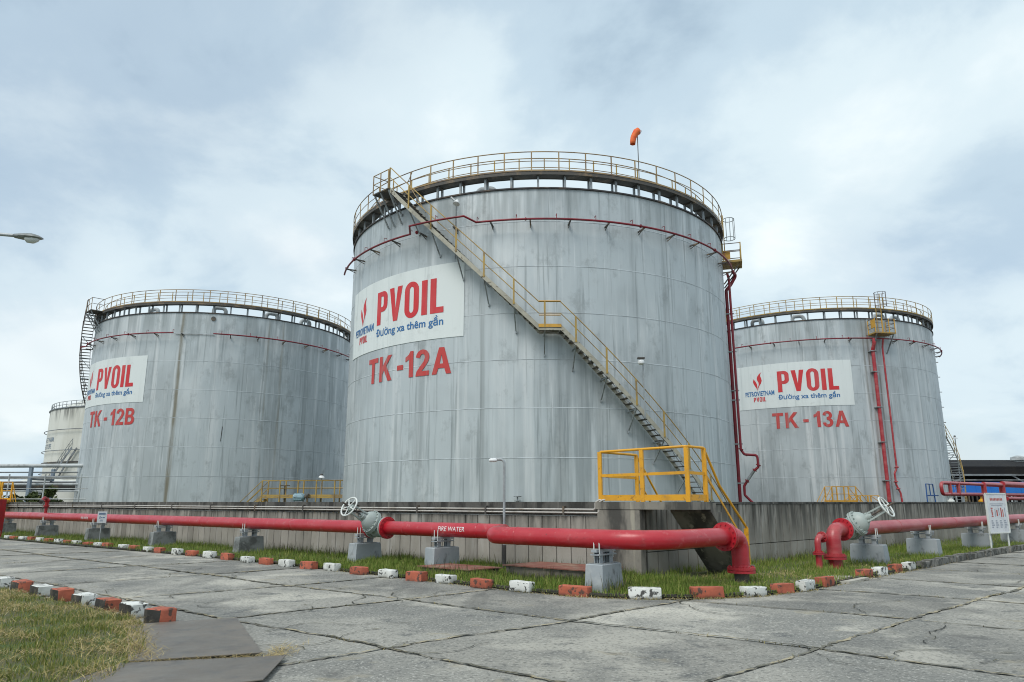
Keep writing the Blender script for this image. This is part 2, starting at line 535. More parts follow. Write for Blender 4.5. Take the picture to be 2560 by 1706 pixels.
M['conduit'] = layered('conduit_pale', (.52, .50, .46), [dict(col=(.3, .26, .2), sc=2.5, lo=.5, hi=.7, fac=.6)], .5)
M['pole'] = layered('lamp_pole_grey', (.40, .43, .44), [dict(col=(.25, .26, .26), sc=3, lo=.45, hi=.65, fac=.7)], .45, .2)
M['lamp_grey'] = layered('lamp_housing', (.24, .26, .26), [dict(col=(.16, .18, .17), sc=6, lo=.45, hi=.65)], .5, .1)
M['lamp_lens'] = layered('lamp_lens', (.62, .66, .66), [], .15)
M['lamp_white'] = layered('lamp_shade_white', (.78, .8, .8), [dict(col=(.5, .52, .52), sc=6, lo=.5, hi=.7)], .4)
M['sock'] = layered('windsock_orange', (.85, .17, .04), [dict(col=(.7, .1, .03), sc=4, lo=.45, hi=.65)], .7)
M['white_tank'] = layered('white_tank_paint', (.66, .665, .60), [dict(col=(.5, .5, .43), sc=(.5, .5, .08), lo=.45, hi=.68, fac=.7), dict(col=(.10, .10, .09), sc=(1.2, 1.2, .1), lo=.46, hi=.62, zr=(11.3, 13.2), fac=.85)], .6)
M['white_struct'] = layered('rack_pale_grey', (.5, .53, .53), [dict(col=(.3, .32, .32), sc=1, lo=.4, hi=.65)], .5)
M['rack_grey'] = layered('rack_grey', (.24, .265, .28), [dict(col=(.12, .12, .12), sc=.8, lo=.45, hi=.65, fac=.8)], .5, .2)
M['rack_blue'] = layered('rack_column_blue_grey', (.21, .265, .32), [], .5)
M['shed_dark'] = layered('shed_roof_dark', (.022, .022, .024), [dict(col=(.03, .028, .026), sc=.5, lo=.4, hi=.7)], .8, spec=.1)
M['shed_blue'] = layered('shed_blue_cladding', (.012, .14, .52), [dict(col=(.02, .19, .56), sc=.4, lo=.4, hi=.7)], .5)
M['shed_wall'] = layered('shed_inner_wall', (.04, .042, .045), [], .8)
M['blue_rail'] = layered('blue_rail_paint', (.02, .09, .28), [], .5)
M['sign_white'] = layered('sign_white', (.64, .66, .68), [dict(col=(.5, .52, .55), sc=6, lo=.45, hi=.65, fac=.6)], .4)
M['sign_grey'] = layered('sign_print_grey', (.27, .30, .36), [], .5)
M['sign_red'] = layered('sign_print_red', (.45, .10, .08), [], .5)
M['sign_blue'] = layered('sign_print_blue', (.05, .12, .25), [], .5)
M['cabinet_red'] = layered('cabinet_red', (.36, .012, .016), [dict(col=(.27, .015, .02), sc=2, lo=.4, hi=.65)], .4)
M['cyan_motor'] = layered('motor_pale_blue', (.28, .42, .48), [dict(col=(.1, .14, .16), sc=4, lo=.5, hi=.7)], .5)
M['trunk'] = layered('bark', (.10, .08, .06), [], .9)


def leaf_mat(name, c1, c2, c3):
    m, t, b = new_mat(name)
    N, L = t.nodes.new, t.links.new
    g = N('ShaderNodeNewGeometry')
    r = N('ShaderNodeValToRGB')
    els = r.color_ramp.elements
    els[0].color = (*c1, 1)
    els[1].color = (*c3, 1)
    e = els.new(.5)
    e.color = (*c2, 1)
    L(g.outputs['Random Per Island'], r.inputs[0])
    L(r.outputs[0], b.inputs['Base Color'])
    b.inputs['Roughness'].default_value = .7
    b.inputs['Specular IOR Level'].default_value = .25
    b.inputs['Subsurface Weight'].default_value = 0.0
    return m


M['grass'] = leaf_mat('grass_blades', (.085, .145, .022), (.16, .235, .038), (.28, .285, .085))
M['grass_lawn'] = leaf_mat('lawn_blades', (.09, .13, .024), (.18, .215, .045), (.38, .32, .12))
M['straw'] = leaf_mat('straw_blades', (.30, .22, .09), (.42, .33, .15), (.52, .43, .22))
M['joint_weed'] = leaf_mat('joint_weed_blades', (.13, .13, .035), (.30, .25, .10), (.45, .36, .17))
M['weed_dark'] = leaf_mat('weed_stalks', (.035, .05, .015), (.07, .085, .03), (.13, .10, .05))
M['leaf_tree'] = leaf_mat('tree_leaves', (.03, .05, .015), (.06, .085, .025), (.11, .12, .04))

# ================================================================== site frame
K = Vector((2.76, 16.65, 0))           # corner of the bund wall
U = Vector((-.77, .638, 0)).normalized()   # along the left wall, away
V = Vector((.723, .691, 0)).normalized()   # along the right wall, away
Z3 = Vector((0, 0, 1))


def S(a, b, z=0.0):
    return K + U * a + V * b + Z3 * z


ANG_U = math.atan2(U.y, U.x)
ANG_V = math.atan2(V.y, V.x)

# ================================================================== ground
gm = MB()
gm.quad((-700, -200, -.06), (700, -200, -.06), (700, 900, -.06), (-700, 900, -.06))
tag(gm.build('ground', M['gravel'], smooth=0), kind='structure')

# road: dark joint bed, concrete slabs as pieces
rb = MB()
rb.quad((-75, -12, -.016), (60, -12, -.016), (75, 80, -.016), (-75, 80, -.016))
road = tag(rb.build('road', M['joint'], smooth=0), kind='structure')

NV = Vector((U.y, -U.x, 0))             # across the left road, growing away from the camera
if NV.dot(V) < 0: NV = -NV
MV = Vector((V.y, -V.x, 0))             # across the right road
DET = NV.x * MV.y - NV.y * MV.x


def nm(n_, m_):
    """point with NV.p = n and MV.p = m"""
    return Vector(((n_ * MV.y - NV.y * m_) / DET, (NV.x * m_ - MV.x * n_) / DET, 0))


n_lines = [8.95 + 3.05 * k for k in range(-7, 14)]
m_lines = [-3.95 + 3.45 * k for k in range(-15, 6)]
rnd = random.Random(3)
ncor = {}
for i, n0 in enumerate(n_lines):
    for j, m0 in enumerate(m_lines):
        p = nm(n0, m0)
        ncor[i, j] = p + Vector((rnd.uniform(-.14, .14), rnd.uniform(-.14, .14), 0))


def edge_pt(p0, p1, f):
    if (p0.x, p0.y) > (p1.x, p1.y): p0, p1, f = p1, p0, 1 - f
    e = p0.lerp(p1, f)
    h_ = math.sin(p0.x * 12.9 + p0.y * 7.3) * .05 * math.sin(math.pi * f) + math.sin(p0.x * 5.1 + p1.y * 3.7) * .028 * math.sin(2 * math.pi * f) + .012 * math.sin(9 * f * math.pi + p0.y * 11)
    d_ = (p1 - p0).normalized()
    return e + Vector((-d_.y, d_.x, 0)) * h_


for i in range(len(n_lines) - 1):
    for j in range(len(m_lines) - 1):
        nc, mc = (n_lines[i] + n_lines[i + 1]) / 2, (m_lines[j] + m_lines[j + 1]) / 2
        left_road = 4.0 < nc < 12.6
        right_road = mc > -8.5
        if not (left_road or right_road): continue
        if nc > 12.5 and mc < -8.5: continue
        q = [ncor[i, j], ncor[i + 1, j], ncor[i + 1, j + 1], ncor[i, j + 1]]
        cen = sum(q, Vector()) / 4
        if cen.y < -6: continue
        zt = rnd.uniform(-.004, .004)
        tx, ty = rnd.uniform(-.002, .002), rnd.uniform(-.002, .002)
        top, mid, bot = [], [], []
        for a in range(4):
            p0, p1 = q[a], q[(a + 1) % 4]
            for k in range(14):
                f = k / 14
                e = edge_pt(p0, p1, f)
                g_ = (cen - e).normalized() * (1.35 if k == 0 else 1.0)
                jit = rnd.uniform(.004, .022)
                z = zt + tx * (e.x - cen.x) + ty * (e.y - cen.y)
                top.append((e.x + g_.x * (jit + .012), e.y + g_.y * (jit + .012), z))
                mid.append((e.x + g_.x * jit, e.y + g_.y * jit, z - .012))
        mb = MB()
        n_ = len(top)
        mb.v = [(a - cen.x, b - cen.y, c) for a, b, c in top + mid]
        mb.f = [tuple(range(n_))] + [(k, (k + 1) % n_, n_ + (k + 1) % n_, n_ + k) for k in range(n_)]
        me = mb.mesh('slab', M['slab'], smooth=0)
        inst('slab', me, road, (cen.x, cen.y, 0))

# dirt packed in the joints and a few cracks: ragged ribbons just above the slabs
def ribbon(mb_, pts, wfun, z):
    left, right = [], []
    for i, p_ in enumerate(pts):
        d = (pts[min(i + 1, len(pts) - 1)] - pts[max(i - 1, 0)]).normalized()
        nrm_ = Vector((-d.y, d.x, 0))
        left.append(p_ + nrm_ * wfun())
        right.append(p_ - nrm_ * wfun())
    b = len(mb_.v)
    n_ = len(pts)
    mb_.v += [(p_.x, p_.y, z) for p_ in left] + [(p_.x, p_.y, z) for p_ in right]
    mb_.f += [(b + i, b + i + 1, b + n_ + i + 1, b + n_ + i) for i in range(n_ - 1)]


jd, jc = MB(), MB()
for (i, j), p0 in ncor.items():
    for i2, j2 in ((i + 1, j), (i, j + 1)):
        if (i2, j2) not in ncor: continue
        p1 = ncor[i2, j2]
        if (p0.y + p1.y) / 2 < 1 or (p0.y + p1.y) / 2 > 45: continue
        ph = rnd.uniform(0, 6)
        pts = [edge_pt(p0, p1, k / 34) + Vector((rnd.gauss(0, .010), rnd.gauss(0, .010), 0)) for k in range(35)]
        far_ = .6 + min(1.6, (p0 + p1).length / 2 / 16)
        ribbon(jd, pts, lambda: far_ * abs(rnd.gauss(.017, .013)), .0125 + .001 * rnd.random())
        if i2 == i:
            ribbon(jc, [p_ + Vector((rnd.gauss(0, .012), rnd.gauss(0, .012), 0)) for p_ in pts[::1]], lambda: far_ * max(0, rnd.gauss(.002, .006)), .0150)
for _ in range(90):
    p_ = Vector((rnd.uniform(-14, 14), rnd.uniform(7.0, 20), 0))
    a_ = rnd.uniform(0, 6.28)
    pts = [p_]
    for k in range(rnd.randrange(8, 22)):
        a_ += rnd.gauss(0, .35)
        p_ = p_ + Vector((math.cos(a_), math.sin(a_), 0)) * .11
        pts.append(p_)
    ribbon(jc, pts, lambda: abs(rnd.gauss(.005, .0045)) * (.7 + p_.y / 22), .0165)
tag(jd.build('joint_dirt', M['joint_dirt'], road, 0), kind='stuff')
tag(jc.build('surface_cracks', M['joint'], road, 0), kind='stuff')

# kerb line, near left -> corner -> right
KL = [(-48.0, 54.6), (-36.0, 44.6), (-23.3, 34.0), (-16.3, 28.4), (-10.1, 23.6), (-4.75, 18.95), (-1.9, 16.3), (.0, 14.45), (1.1, 13.62), (2.0, 13.3), (2.9, 13.25), (3.75, 13.4), (4.6, 13.75),
      (5.7, 14.55), (7.0, 15.85), (8.5, 17.35), (10.0, 18.8), (13.0, 21.85), (17.9, 26.4), (30.0, 37.9), (44.0, 51.0)]
far_l, far_r = S(62, .2), S(2, 40)
vm = MB()
inner = []
wl = [S(66, .1), S(40, .1), S(20, .1), S(10, .1), S(4, .1), S(0, .1), S(0, 4), S(0, 10), S(0, 20), S(0, 30), S(0, 46)]
poly = [(x, y, .035) for x, y in KL] + [(p.x, p.y, .05) for p in reversed(wl)]
bm = bmesh.new()
vs = [bm.verts.new(p) for p in poly]
fc = bm.faces.new(vs)
bmesh.ops.triangulate(bm, faces=[fc])
bmesh.ops.recalc_face_normals(bm, faces=bm.faces)
me = bpy.data.meshes.new('verge')
bm.to_mesh(me)
bm.free()
me.materials.append(M['earth'])
if me.polygons[0].normal.z < 0: me.flip_normals()
verge = tag(inst('verge', me), kind='structure')

# low dark kerb strip under the painted blocks
ks = MB()
for (x0, y0), (x1, y1) in zip(KL[:-1], KL[1:]):
    d = Vector((x1 - x0, y1 - y0, 0)).normalized()
    nrm = Vector((-d.y, d.x, 0))
    a, b = Vector((x0, y0, 0)) + nrm * .10, Vector((x1, y1, 0)) + nrm * .10
    ks.bar(a + Z3 * .022, b + Z3 * .022, .14, .085)
tag(ks.build('kerb_base', M['kerb_dark'], smooth=0), kind='structure')

# lawn at lower left
LB = nm(5.02, -60), nm(5.02, -11.9), nm(4.9, -11.2), Vector((-4.05, 8.55, 0)), Vector((-3.75, 7.2, 0)), Vector((-3.9, 4.0, 0)), Vector((-40, 4, 0))
lm = MB()
lm.quad(*[(p.x, p.y, .03) for p in LB])
lawn = tag(lm.build('lawn', M['earth'], smooth=0), kind='structure')
if lawn.data.polygons[0].normal.z < 0: lawn.data.flip_normals()

# ================================================================== bund walls
WH = 1.655
wallL = empty('bund_wall', S(20, .12), 'stained concrete bund wall behind the long red pipe on the left, with dark mouldy cap', 'wall')
oL = wallL.location.copy()
mb = MB()
mb.box(S(31.0, .14, .64), (62, .2, 1.28), (U, NV, Z3))
mb.build('wall_core', M['joint'], wallL, 0, oL)
mb = MB()
mb.box(S(31.0, .135, 1.495), (62.0, .285, .32), (U, NV, Z3))
mb.build('wall_cap', M['wall_cap'], wallL, 0, oL)
rnd = random.Random(11)


def panel_mesh(w, h, seed):
    r_ = random.Random(seed)
    q = MB()
    j = lambda s: r_.uniform(-s, s)
    x, y, t = w / 2, h / 2, .035
    b = .007
    pts = [(-x + j(.004), -y), (x + j(.004), -y), (x + j(.004), y), (-x + j(.004), y)]
    q.v = [(px, 0, py) for px, py in pts] + [(px * (1 - b / w * 2), -t, py * (1 - b / h)) for px, py in pts]
    q.f = [(4, 5, 6, 7), (0, 1, 5, 4), (1, 2, 6, 5), (2, 3, 7, 6), (3, 0, 4, 7)]
    return q.mesh('panel', M['wall'], 0)


pl_mesh = [panel_mesh(.412, 1.325, k) for k in range(4)]
face = -NV                                 # outward normal of the left wall
angL = math.atan2(-U.y, -U.x)
for k in range(140):
    c = S(.92 + .43 * (k + .5), .14) - NV * .1
    o = inst('panel', pl_mesh[k % 4], wallL, c + Z3 * .667 - oL - NV * rnd.uniform(0, .006), (0, 0, angL))

wallR = empty('bund_wall', S(0, 20), 'stained concrete bund wall running right behind the grey-valved red pipe', 'wall')
oR = wallR.location.copy()
mb = MB()
mb.box(S(.14, 24.1, .8), (.2, 47.6, 1.6), (MV, V, Z3))
mb.build('wall_core', M['joint'], wallR, 0, oR)
mb = MB()
mb.box(S(.135, 24.1, 1.6275), (.3, 47.6, .055), (MV, V, Z3))
mb.build('wall_cap', M['wall_cap'], wallR, 0, oR)
pu = [panel_mesh(.392, 1.04, k) for k in range(4)]
pd = [panel_mesh(.392, .53, 9 + k) for k in range(4)]
mOut = MV if MV.dot(Vector((1, -1, 0))) > 0 else -MV
angR = ANG_V
for k in range(114):
    for hh, mset in ((.545 + .526, pu), (.271, pd)):
        c = S(.14, .42 + .41 * (k + .5)) + mOut * .1
        inst('panel', mset[(k * 3) % 4], wallR, c + Z3 * hh - oR + mOut * rnd.uniform(0, .006), (0, 0, angR))

# ------------------------------------------------------------------ concrete stair platform over the wall corner
S0 = S


def S(a, b, z=0.0):
    return S0(a - .15, b, z)


plat = empty('stile_platform', S(-.4, .3), 'concrete stair platform over the wall corner with bright yellow handrails', 'platform')
oP = plat.location.copy()
mb = MB()
mb.extrude([S(-1.25, -.10, 1.49), S(1.13, -.10, 1.49), S(1.13, 1.45, 1.49), S(.25, 1.45, 1.49), S(.25, .72, 1.49), S(-1.25, .72, 1.49)], (0, 0, .165))
mb.build('platform_slab', M['platform_concrete'], plat, 0, oP)
mb = MB()
mb.extrude([S(-.02, -.085, 0), S(1.09, -.085, 0), S(1.09, .1, 0), S(-.02, .1, 0)], (0, 0, 1.488))
mb.build('pier', M['platform_concrete'], plat, 0, oP)
# outer concrete flight going down along the right wall
prof = []
nst = 8
run, rise = 1.75 / nst, 1.60 / nst
prof.append((.722, 1.63))
for k in range(nst):
    prof.append((.722 + run * (k + 1) - .0, 1.63 - rise * k))
    prof.append((.722 + run * (k + 1), 1.63 - rise * (k + 1)))
prof += [(.722 + 1.75 - .25, .0), (.722, 1.44)]
mb = MB()
mb.extrude([S(-1.25, b, z) for b, z in prof], U * .98)
mb.build('stair_flight', M['platform_concrete'], plat, 0, oP)
# handrail
ya = M['yellow']
post_spec = [(1.02, -.04, 1.65, 2.80), (-.09, -.04, 1.65, 2.81), (-1.19, -.04, 1.65, 2.82), (-1.19, .66, 1.65, 2.82), (1.02, 1.38, 1.65, 2.78)]
for a, b, z0, z1 in post_spec:
    mb = MB()
    mb.box(S(a, b, (z0 + z1) / 2), (.095, .05, z1 - z0), (U, NV, Z3))
    mb.build('rail_post', ya, plat, 0, oP)
mb = MB()
mb.box(S(-1.19, 2.30, .62), (.095, .05, .86), (U, NV, Z3))
mb.build('rail_post', ya, plat, 0, oP)
mb = MB()
mb.tube(fillet([S(1.02, 1.38, 2.79), S(1.02, -.04, 2.80), S(-1.19, -.04, 2.83), S(-1.19, .66, 2.83), S(-1.19, 1.25, 2.0), S(-1.19, 2.36, 1.04)], .05, 3), .029, 8)
mb.build('top_rail', ya, plat, 35, oP)
mb = MB()
mb.bar(S(1.0, -.05, 2.25), S(-1.19, -.05, 2.27), .018, .065)
mb.bar(S(-1.2, -.04, 2.27), S(-1.2, .66, 2.26), .018, .065)
mb.bar(S(1.03, -.04, 2.25), S(1.03, 1.38, 2.23), .018, .065)
mb.bar(S(-1.2, .66, 2.26), S(-1.2, 2.30, .62), .018, .05)
mb.build('mid_rail', ya, plat, 0, oP)
mb = MB()
mb.bar(S(1.06, -.055, 1.745), S(-1.23, -.055, 1.745), .012, .13)
mb.bar(S(-1.215, -.05, 1.745), S(-1.215, .7, 1.745), .012, .13)
mb.bar(S(1.045, -.04, 1.745), S(1.045, 1.4, 1.745), .012, .13)
mb.build('toe_board', ya, plat, 0, oP)
mb = MB()
mb.tube([S(1.02, 1.38, 2.79), S(1.02, 3.0, .9)], .026, 8)
mb.tube([S(1.02, 1.38, 2.25), S(1.02, 2.85, .55)], .02, 8)
mb.build('inner_stair_rail', ya, plat, 35, oP)
mb = MB()
prof = [(1.452, 1.63)]
for k in range(8):
    prof.append((1.452 + .2 * (k + 1), 1.63 - .2 * k))
    prof.append((1.452 + .2 * (k + 1), 1.63 - .2 * (k + 1)))
prof += [(2.8, .03), (1.452, 1.4)]
mb.extrude([S(.3, b, z) for b, z in prof], U * .75)
mb.build('inner_flight', M['platform_concrete'], plat, 0, oP)


S = S0
# ================================================================== storage tanks
TR, TH = 10.6, 15.54
CACHE = {}


def cached(key, fn):
    if key not in CACHE: CACHE[key] = fn()
    return CACHE[key]


def arc_sheet(r, a0, a1, z0, z1, mat, n=40, name='sheet', t=.012):
    q = MB()
    for i in range(n):
        b0, b1 = a0 + (a1 - a0) * i / n, a0 + (a1 - a0) * (i + 1) / n
        q.quad(P(r, b0, z0), P(r, b1, z0), P(r, b1, z1), P(r, b0, z1))
    for zz in (z0, z1):
        for i in range(n):
            b0, b1 = a0 + (a1 - a0) * i / n, a0 + (a1 - a0) * (i + 1) / n
            q.quad(P(r, b0, zz), P(r, b1, zz), P(r - t, b1, zz), P(r - t, b0, zz))
    for aa in (a0, a1):
        q.quad(P(r, aa, z0), P(r, aa, z1), P(r - t, aa, z1), P(r - t, aa, z0))
    return q


# ---- lettering
def arcpts(cx, cy, rx, ry, a0, a1, n=10):
    return [(cx + rx * math.cos(R(a0 + (a1 - a0) * i / n)), cy + ry * math.sin(R(a0 + (a1 - a0) * i / n))) for i in range(n + 1)]


GL = {
    'D': (.7, [[(0, 0), (.3, 0)] + arcpts(.32, .5, .38, .5, -90, 90, 14) + [(0, 1)], [(.19, .17), (.3, .17)] + arcpts(.3, .5, .20, .33, -90, 90, 12) + [(.19, .83)]]),
    'P': (.52, [[(0, 0), (.2, 0), (.2, .38), (.27, .38)] + arcpts(.3, .58, .22, .2, -90, 0) + arcpts(.3, .8, .22, .2, 0, 90) + [(0, 1)],
                [(.2, .53)] + arcpts(.27, .61, .06, .08, -90, 0) + arcpts(.27, .77, .06, .08, 0, 90) + [(.2, .85)]]),
    'V': (.56, [[(0, 1), (.19, 0), (.37, 0), (.56, 1), (.36, 1), (.28, .36), (.2, 1)]]),
    'O': (.54, [arcpts(.27, .24, .27, .26, 180, 360) + arcpts(.27, .78, .27, .26, 0, 180),
                arcpts(.27, .24, .08, .11, 180, 360) + arcpts(.27, .78, .08, .11, 0, 180)]),
    'I': (.2, [[(0, 0), (.2, 0), (.2, 1), (0, 1)]]),
    'L': (.44, [[(0, 0), (.44, 0), (.44, .17), (.2, .17), (.2, 1), (0, 1)]]),
    'T': (.74, [[(.26, 0), (.48, 0), (.48, .81), (.74, .81), (.74, 1), (0, 1), (0, .81), (.26, .81)]]),
    'K': (.82, [[(0, 0), (.21, 0), (.21, .30), (.32, .44), (.58, 0), (.84, 0), (.46, .60), (.82, 1), (.55, 1), (.21, .60), (.21, 1), (0, 1)]]),
    '-': (.34, [[(0, .33), (.34, .33), (.34, .52), (0, .52)]]),
    '1': (.42, [[(.2, 0), (.42, 0), (.42, 1), (.26, 1), (.17, .87), (0, .78), (0, .60), (.2, .69)]]),
    'A': (.84, [[(0, 0), (.21, 0), (.29, .22), (.56, .22), (.64, 0), (.86, 0), (.54, 1), (.31, 1)], [(.35, .39), (.50, .39), (.425, .74)]]),
    'B': (.70, [[(0, 0)] + arcpts(.42, .28, .29, .28, -90, 45) + [(.55, .53)] + arcpts(.40, .745, .27, .255, -35, 90) + [(0, 1)],
                [(.21, .17)] + arcpts(.40, .30, .09, .13, -90, 90) + [(.21, .43)], [(.21, .60)] + arcpts(.38, .715, .08, .115, -90, 90) + [(.21, .83)]]),
    '2': (.66, [[(0, 0), (.66, 0), (.66, .18), (.30, .18)] + [(.48, .36), (.60, .50)] + arcpts(.33, .70, .33, .30, -15, 175, 14) + [(.21, .68)] + arcpts(.33, .70, .12, .13, 175, -10, 8) + [(.40, .55), (.20, .34), (.05, .18)]]),
    '3': (.66, [[(0, .28)] + arcpts(.33, .29, .33, .30, 185, 395, 16) + [(.50, .53)] + arcpts(.32, .73, .30, .27, -40, 175, 14) + [(.21, .70)] + arcpts(.32, .735, .10, .11, 170, -80, 8) + [(.26, .60), (.26, .46)] + arcpts(.33, .29, .12, .13, 80, -175, 10)]),
}


def outline_mesh2d(contours):
    cu = bpy.data.curves.new('o', 'CURVE')
    cu.dimensions = '2D'
    cu.fill_mode = 'BOTH'
    for c in contours:
        sp_ = cu.splines.new('POLY')
        sp_.points.add(len(c) - 1)
        for p_, (x, y) in zip(sp_.points, c): p_.co = (x, y, 0, 1)
        sp_.use_cyclic_u = True
    o = bpy.data.objects.new('o', cu)
    C.objects.link(o)
    dg = bpy.context.evaluated_depsgraph_get()
    me = bpy.data.meshes.new_from_object(o.evaluated_get(dg))
    C.objects.unlink(o)
    bpy.data.objects.remove(o)
    bpy.data.curves.remove(cu)
    return me


def font_mesh2d(body, offset=0.0, space=1.0):
    cu = bpy.data.curves.new('t', 'FONT')
    cu.body = body
    cu.size = 1
    cu.offset = offset
    cu.space_character = space
    cu.fill_mode = 'BOTH'
    cu.resolution_u = 4
    o = bpy.data.objects.new('t', cu)
    C.objects.link(o)
    dg = bpy.context.evaluated_depsgraph_get()
    me = bpy.data.meshes.new_from_object(o.evaluated_get(dg))
    C.objects.unlink(o)
    bpy.data.objects.remove(o)
    bpy.data.curves.remove(cu)
    return me


def glyph_contours(text, gap=.12, sp=.3):
    out_, x = [], 0.0
    for ch in text:
        if ch == ' ':
            x += sp
            continue
        w, cs = GL[ch]
        out_ += [[(px + x, py) for px, py in c] for c in cs]
        x += w + gap
    return out_, x - gap


def fit2d(me, x0, x1, y0, y1, keep_y=None):
    """scale the flat mesh to the box; keep_y=(ylo, yhi) gives the source range mapped to y0..y1"""
    xs = [v_.co.x for v_ in me.vertices]
    ys = [v_.co.y for v_ in me.vertices]
    a, b = min(xs), max(xs)
    c, d = keep_y or (min(ys), max(ys))
    for v_ in me.vertices:
        v_.co.x = x0 + (v_.co.x - a) / (b - a) * (x1 - x0)
        v_.co.y = y0 + (v_.co.y - c) / (d - c) * (y1 - y0)
    return me


def slice_x(me, step):
    bm = bmesh.new()
    bm.from_mesh(me)
    bmesh.ops.remove_doubles(bm, verts=bm.verts, dist=1e-5)
    xs = [v_.co.x for v_ in bm.verts]
    x = math.floor(min(xs) / step) * step + step
    while x < max(xs):
        bmesh.ops.bisect_plane(bm, geom=bm.verts[:] + bm.edges[:] + bm.faces[:], plane_co=(x, 0, 0), plane_no=(1, 0, 0), dist=1e-6)
        x += step
    bm.to_mesh(me)
    bm.free()
    return me


def wrap(me, r, mat, name, parent):
    """x is degrees round the tank, y is height"""
    slice_x(me, .9)
    for v_ in me.vertices:
        v_.co = P(r, v_.co.x, v_.co.y)
    for p_ in me.polygons: p_.use_smooth = False
    me.materials.clear()
    me.materials.append(mat)
    me.name = name
    o = bpy.data.objects.new(name, me)
    C.objects.link(o)
    o.parent = parent
    return o


FL1 = [(.10, 0), (.16, .12), (.12, .22), (.02, .33), (-.02, .46), (.02, .58), (.05, .62), (.02, .66), (.03, .60), (-.02, .54), (-.08, .45), (-.10, .34), (-.04, .20), (.04, .10)]
FLAME_L = [(.46, 0), (.40, .12), (.26, .26), (.12, .40), (.08, .52), (.13, .62), (.10, .68), (.22, .60), (.36, .48), (.44, .36), (.47, .22), (.46, .10)]
FLAME_R = [(.50, 0), (.54, .14), (.68, .28), (.84, .40), (.92, .54), (.88, .68), (.80, .80), (.84, .92), (.96, 1.0), (.72, .92), (.52, .78), (.46, .66), (.50, .56), (.60, .46), (.62, .34), (.54, .22), (.49, .12)]


def banner(tk, left, number):
    b = arc_sheet(TR + .022, left, left + 46.5, 8.8, 12.27, M['banner'], 46).build('banner', M['banner'], tk, 30, fix=True)
    r = TR + .034
    c, w = glyph_contours('PVOIL', .1)
    wrap(fit2d(outline_mesh2d(c), left + 17.3, left + 41.0, 9.95, 11.7), r, M['letter_red'], 'brand_lettering', b)
    wrap(fit2d(font_mesh2d('ường xa thêm gần', .016, 1.0), left + 19.25, left + 41.0, 9.42, 9.90, (0.0, .95)), r, M['letter_blue'], 'slogan_lettering', b)
    wrap(fit2d(outline_mesh2d(GL['D'][1]), left + 17.5, left + 18.95, 9.42, 9.79), r, M['letter_blue'], 'slogan_initial', b)
    wrap(fit2d(outline_mesh2d([[(0, 0), (1, 0), (1, 1), (0, 1)]]), left + 17.2, left + 18.2, 9.585, 9.635), r + .003, M['letter_blue'], 'slogan_initial_bar', b)
    wrap(fit2d(font_mesh2d('PETROVIETNAM', .024), left + 3.2, left + 15.7, 9.82, 10.2), r, M['letter_blue'], 'company_lettering', b)
    c, w = glyph_contours('PVOIL', .1)
    wrap(fit2d(outline_mesh2d(c), left + 6.8, left + 12.1, 9.36, 9.74), r, M['letter_red'], 'small_brand_lettering', b)
    me = outline_mesh2d([FLAME_L, FLAME_R])
    wrap(fit2d(me, left + 7.0, left + 11.0, 10.24, 11.7), r, M['letter_red'], 'flame_emblem', b)
    c, w = glyph_contours(number, .13, .2)
    wrap(fit2d(outline_mesh2d(c), left + 14.0, left + 43.4, 7.17, 8.38), TR + .02, M['number_red'], 'tank_number', tk)
    return b


def post_mesh(h, w=.06, d=.03, mat='rail_rusty'):
    def f():
        q = MB()
        q.box((0, 0, h / 2), (d, w, h))
        return q.mesh('post', M[mat], 0)
    return cached(('post', h, w, d, mat), f)


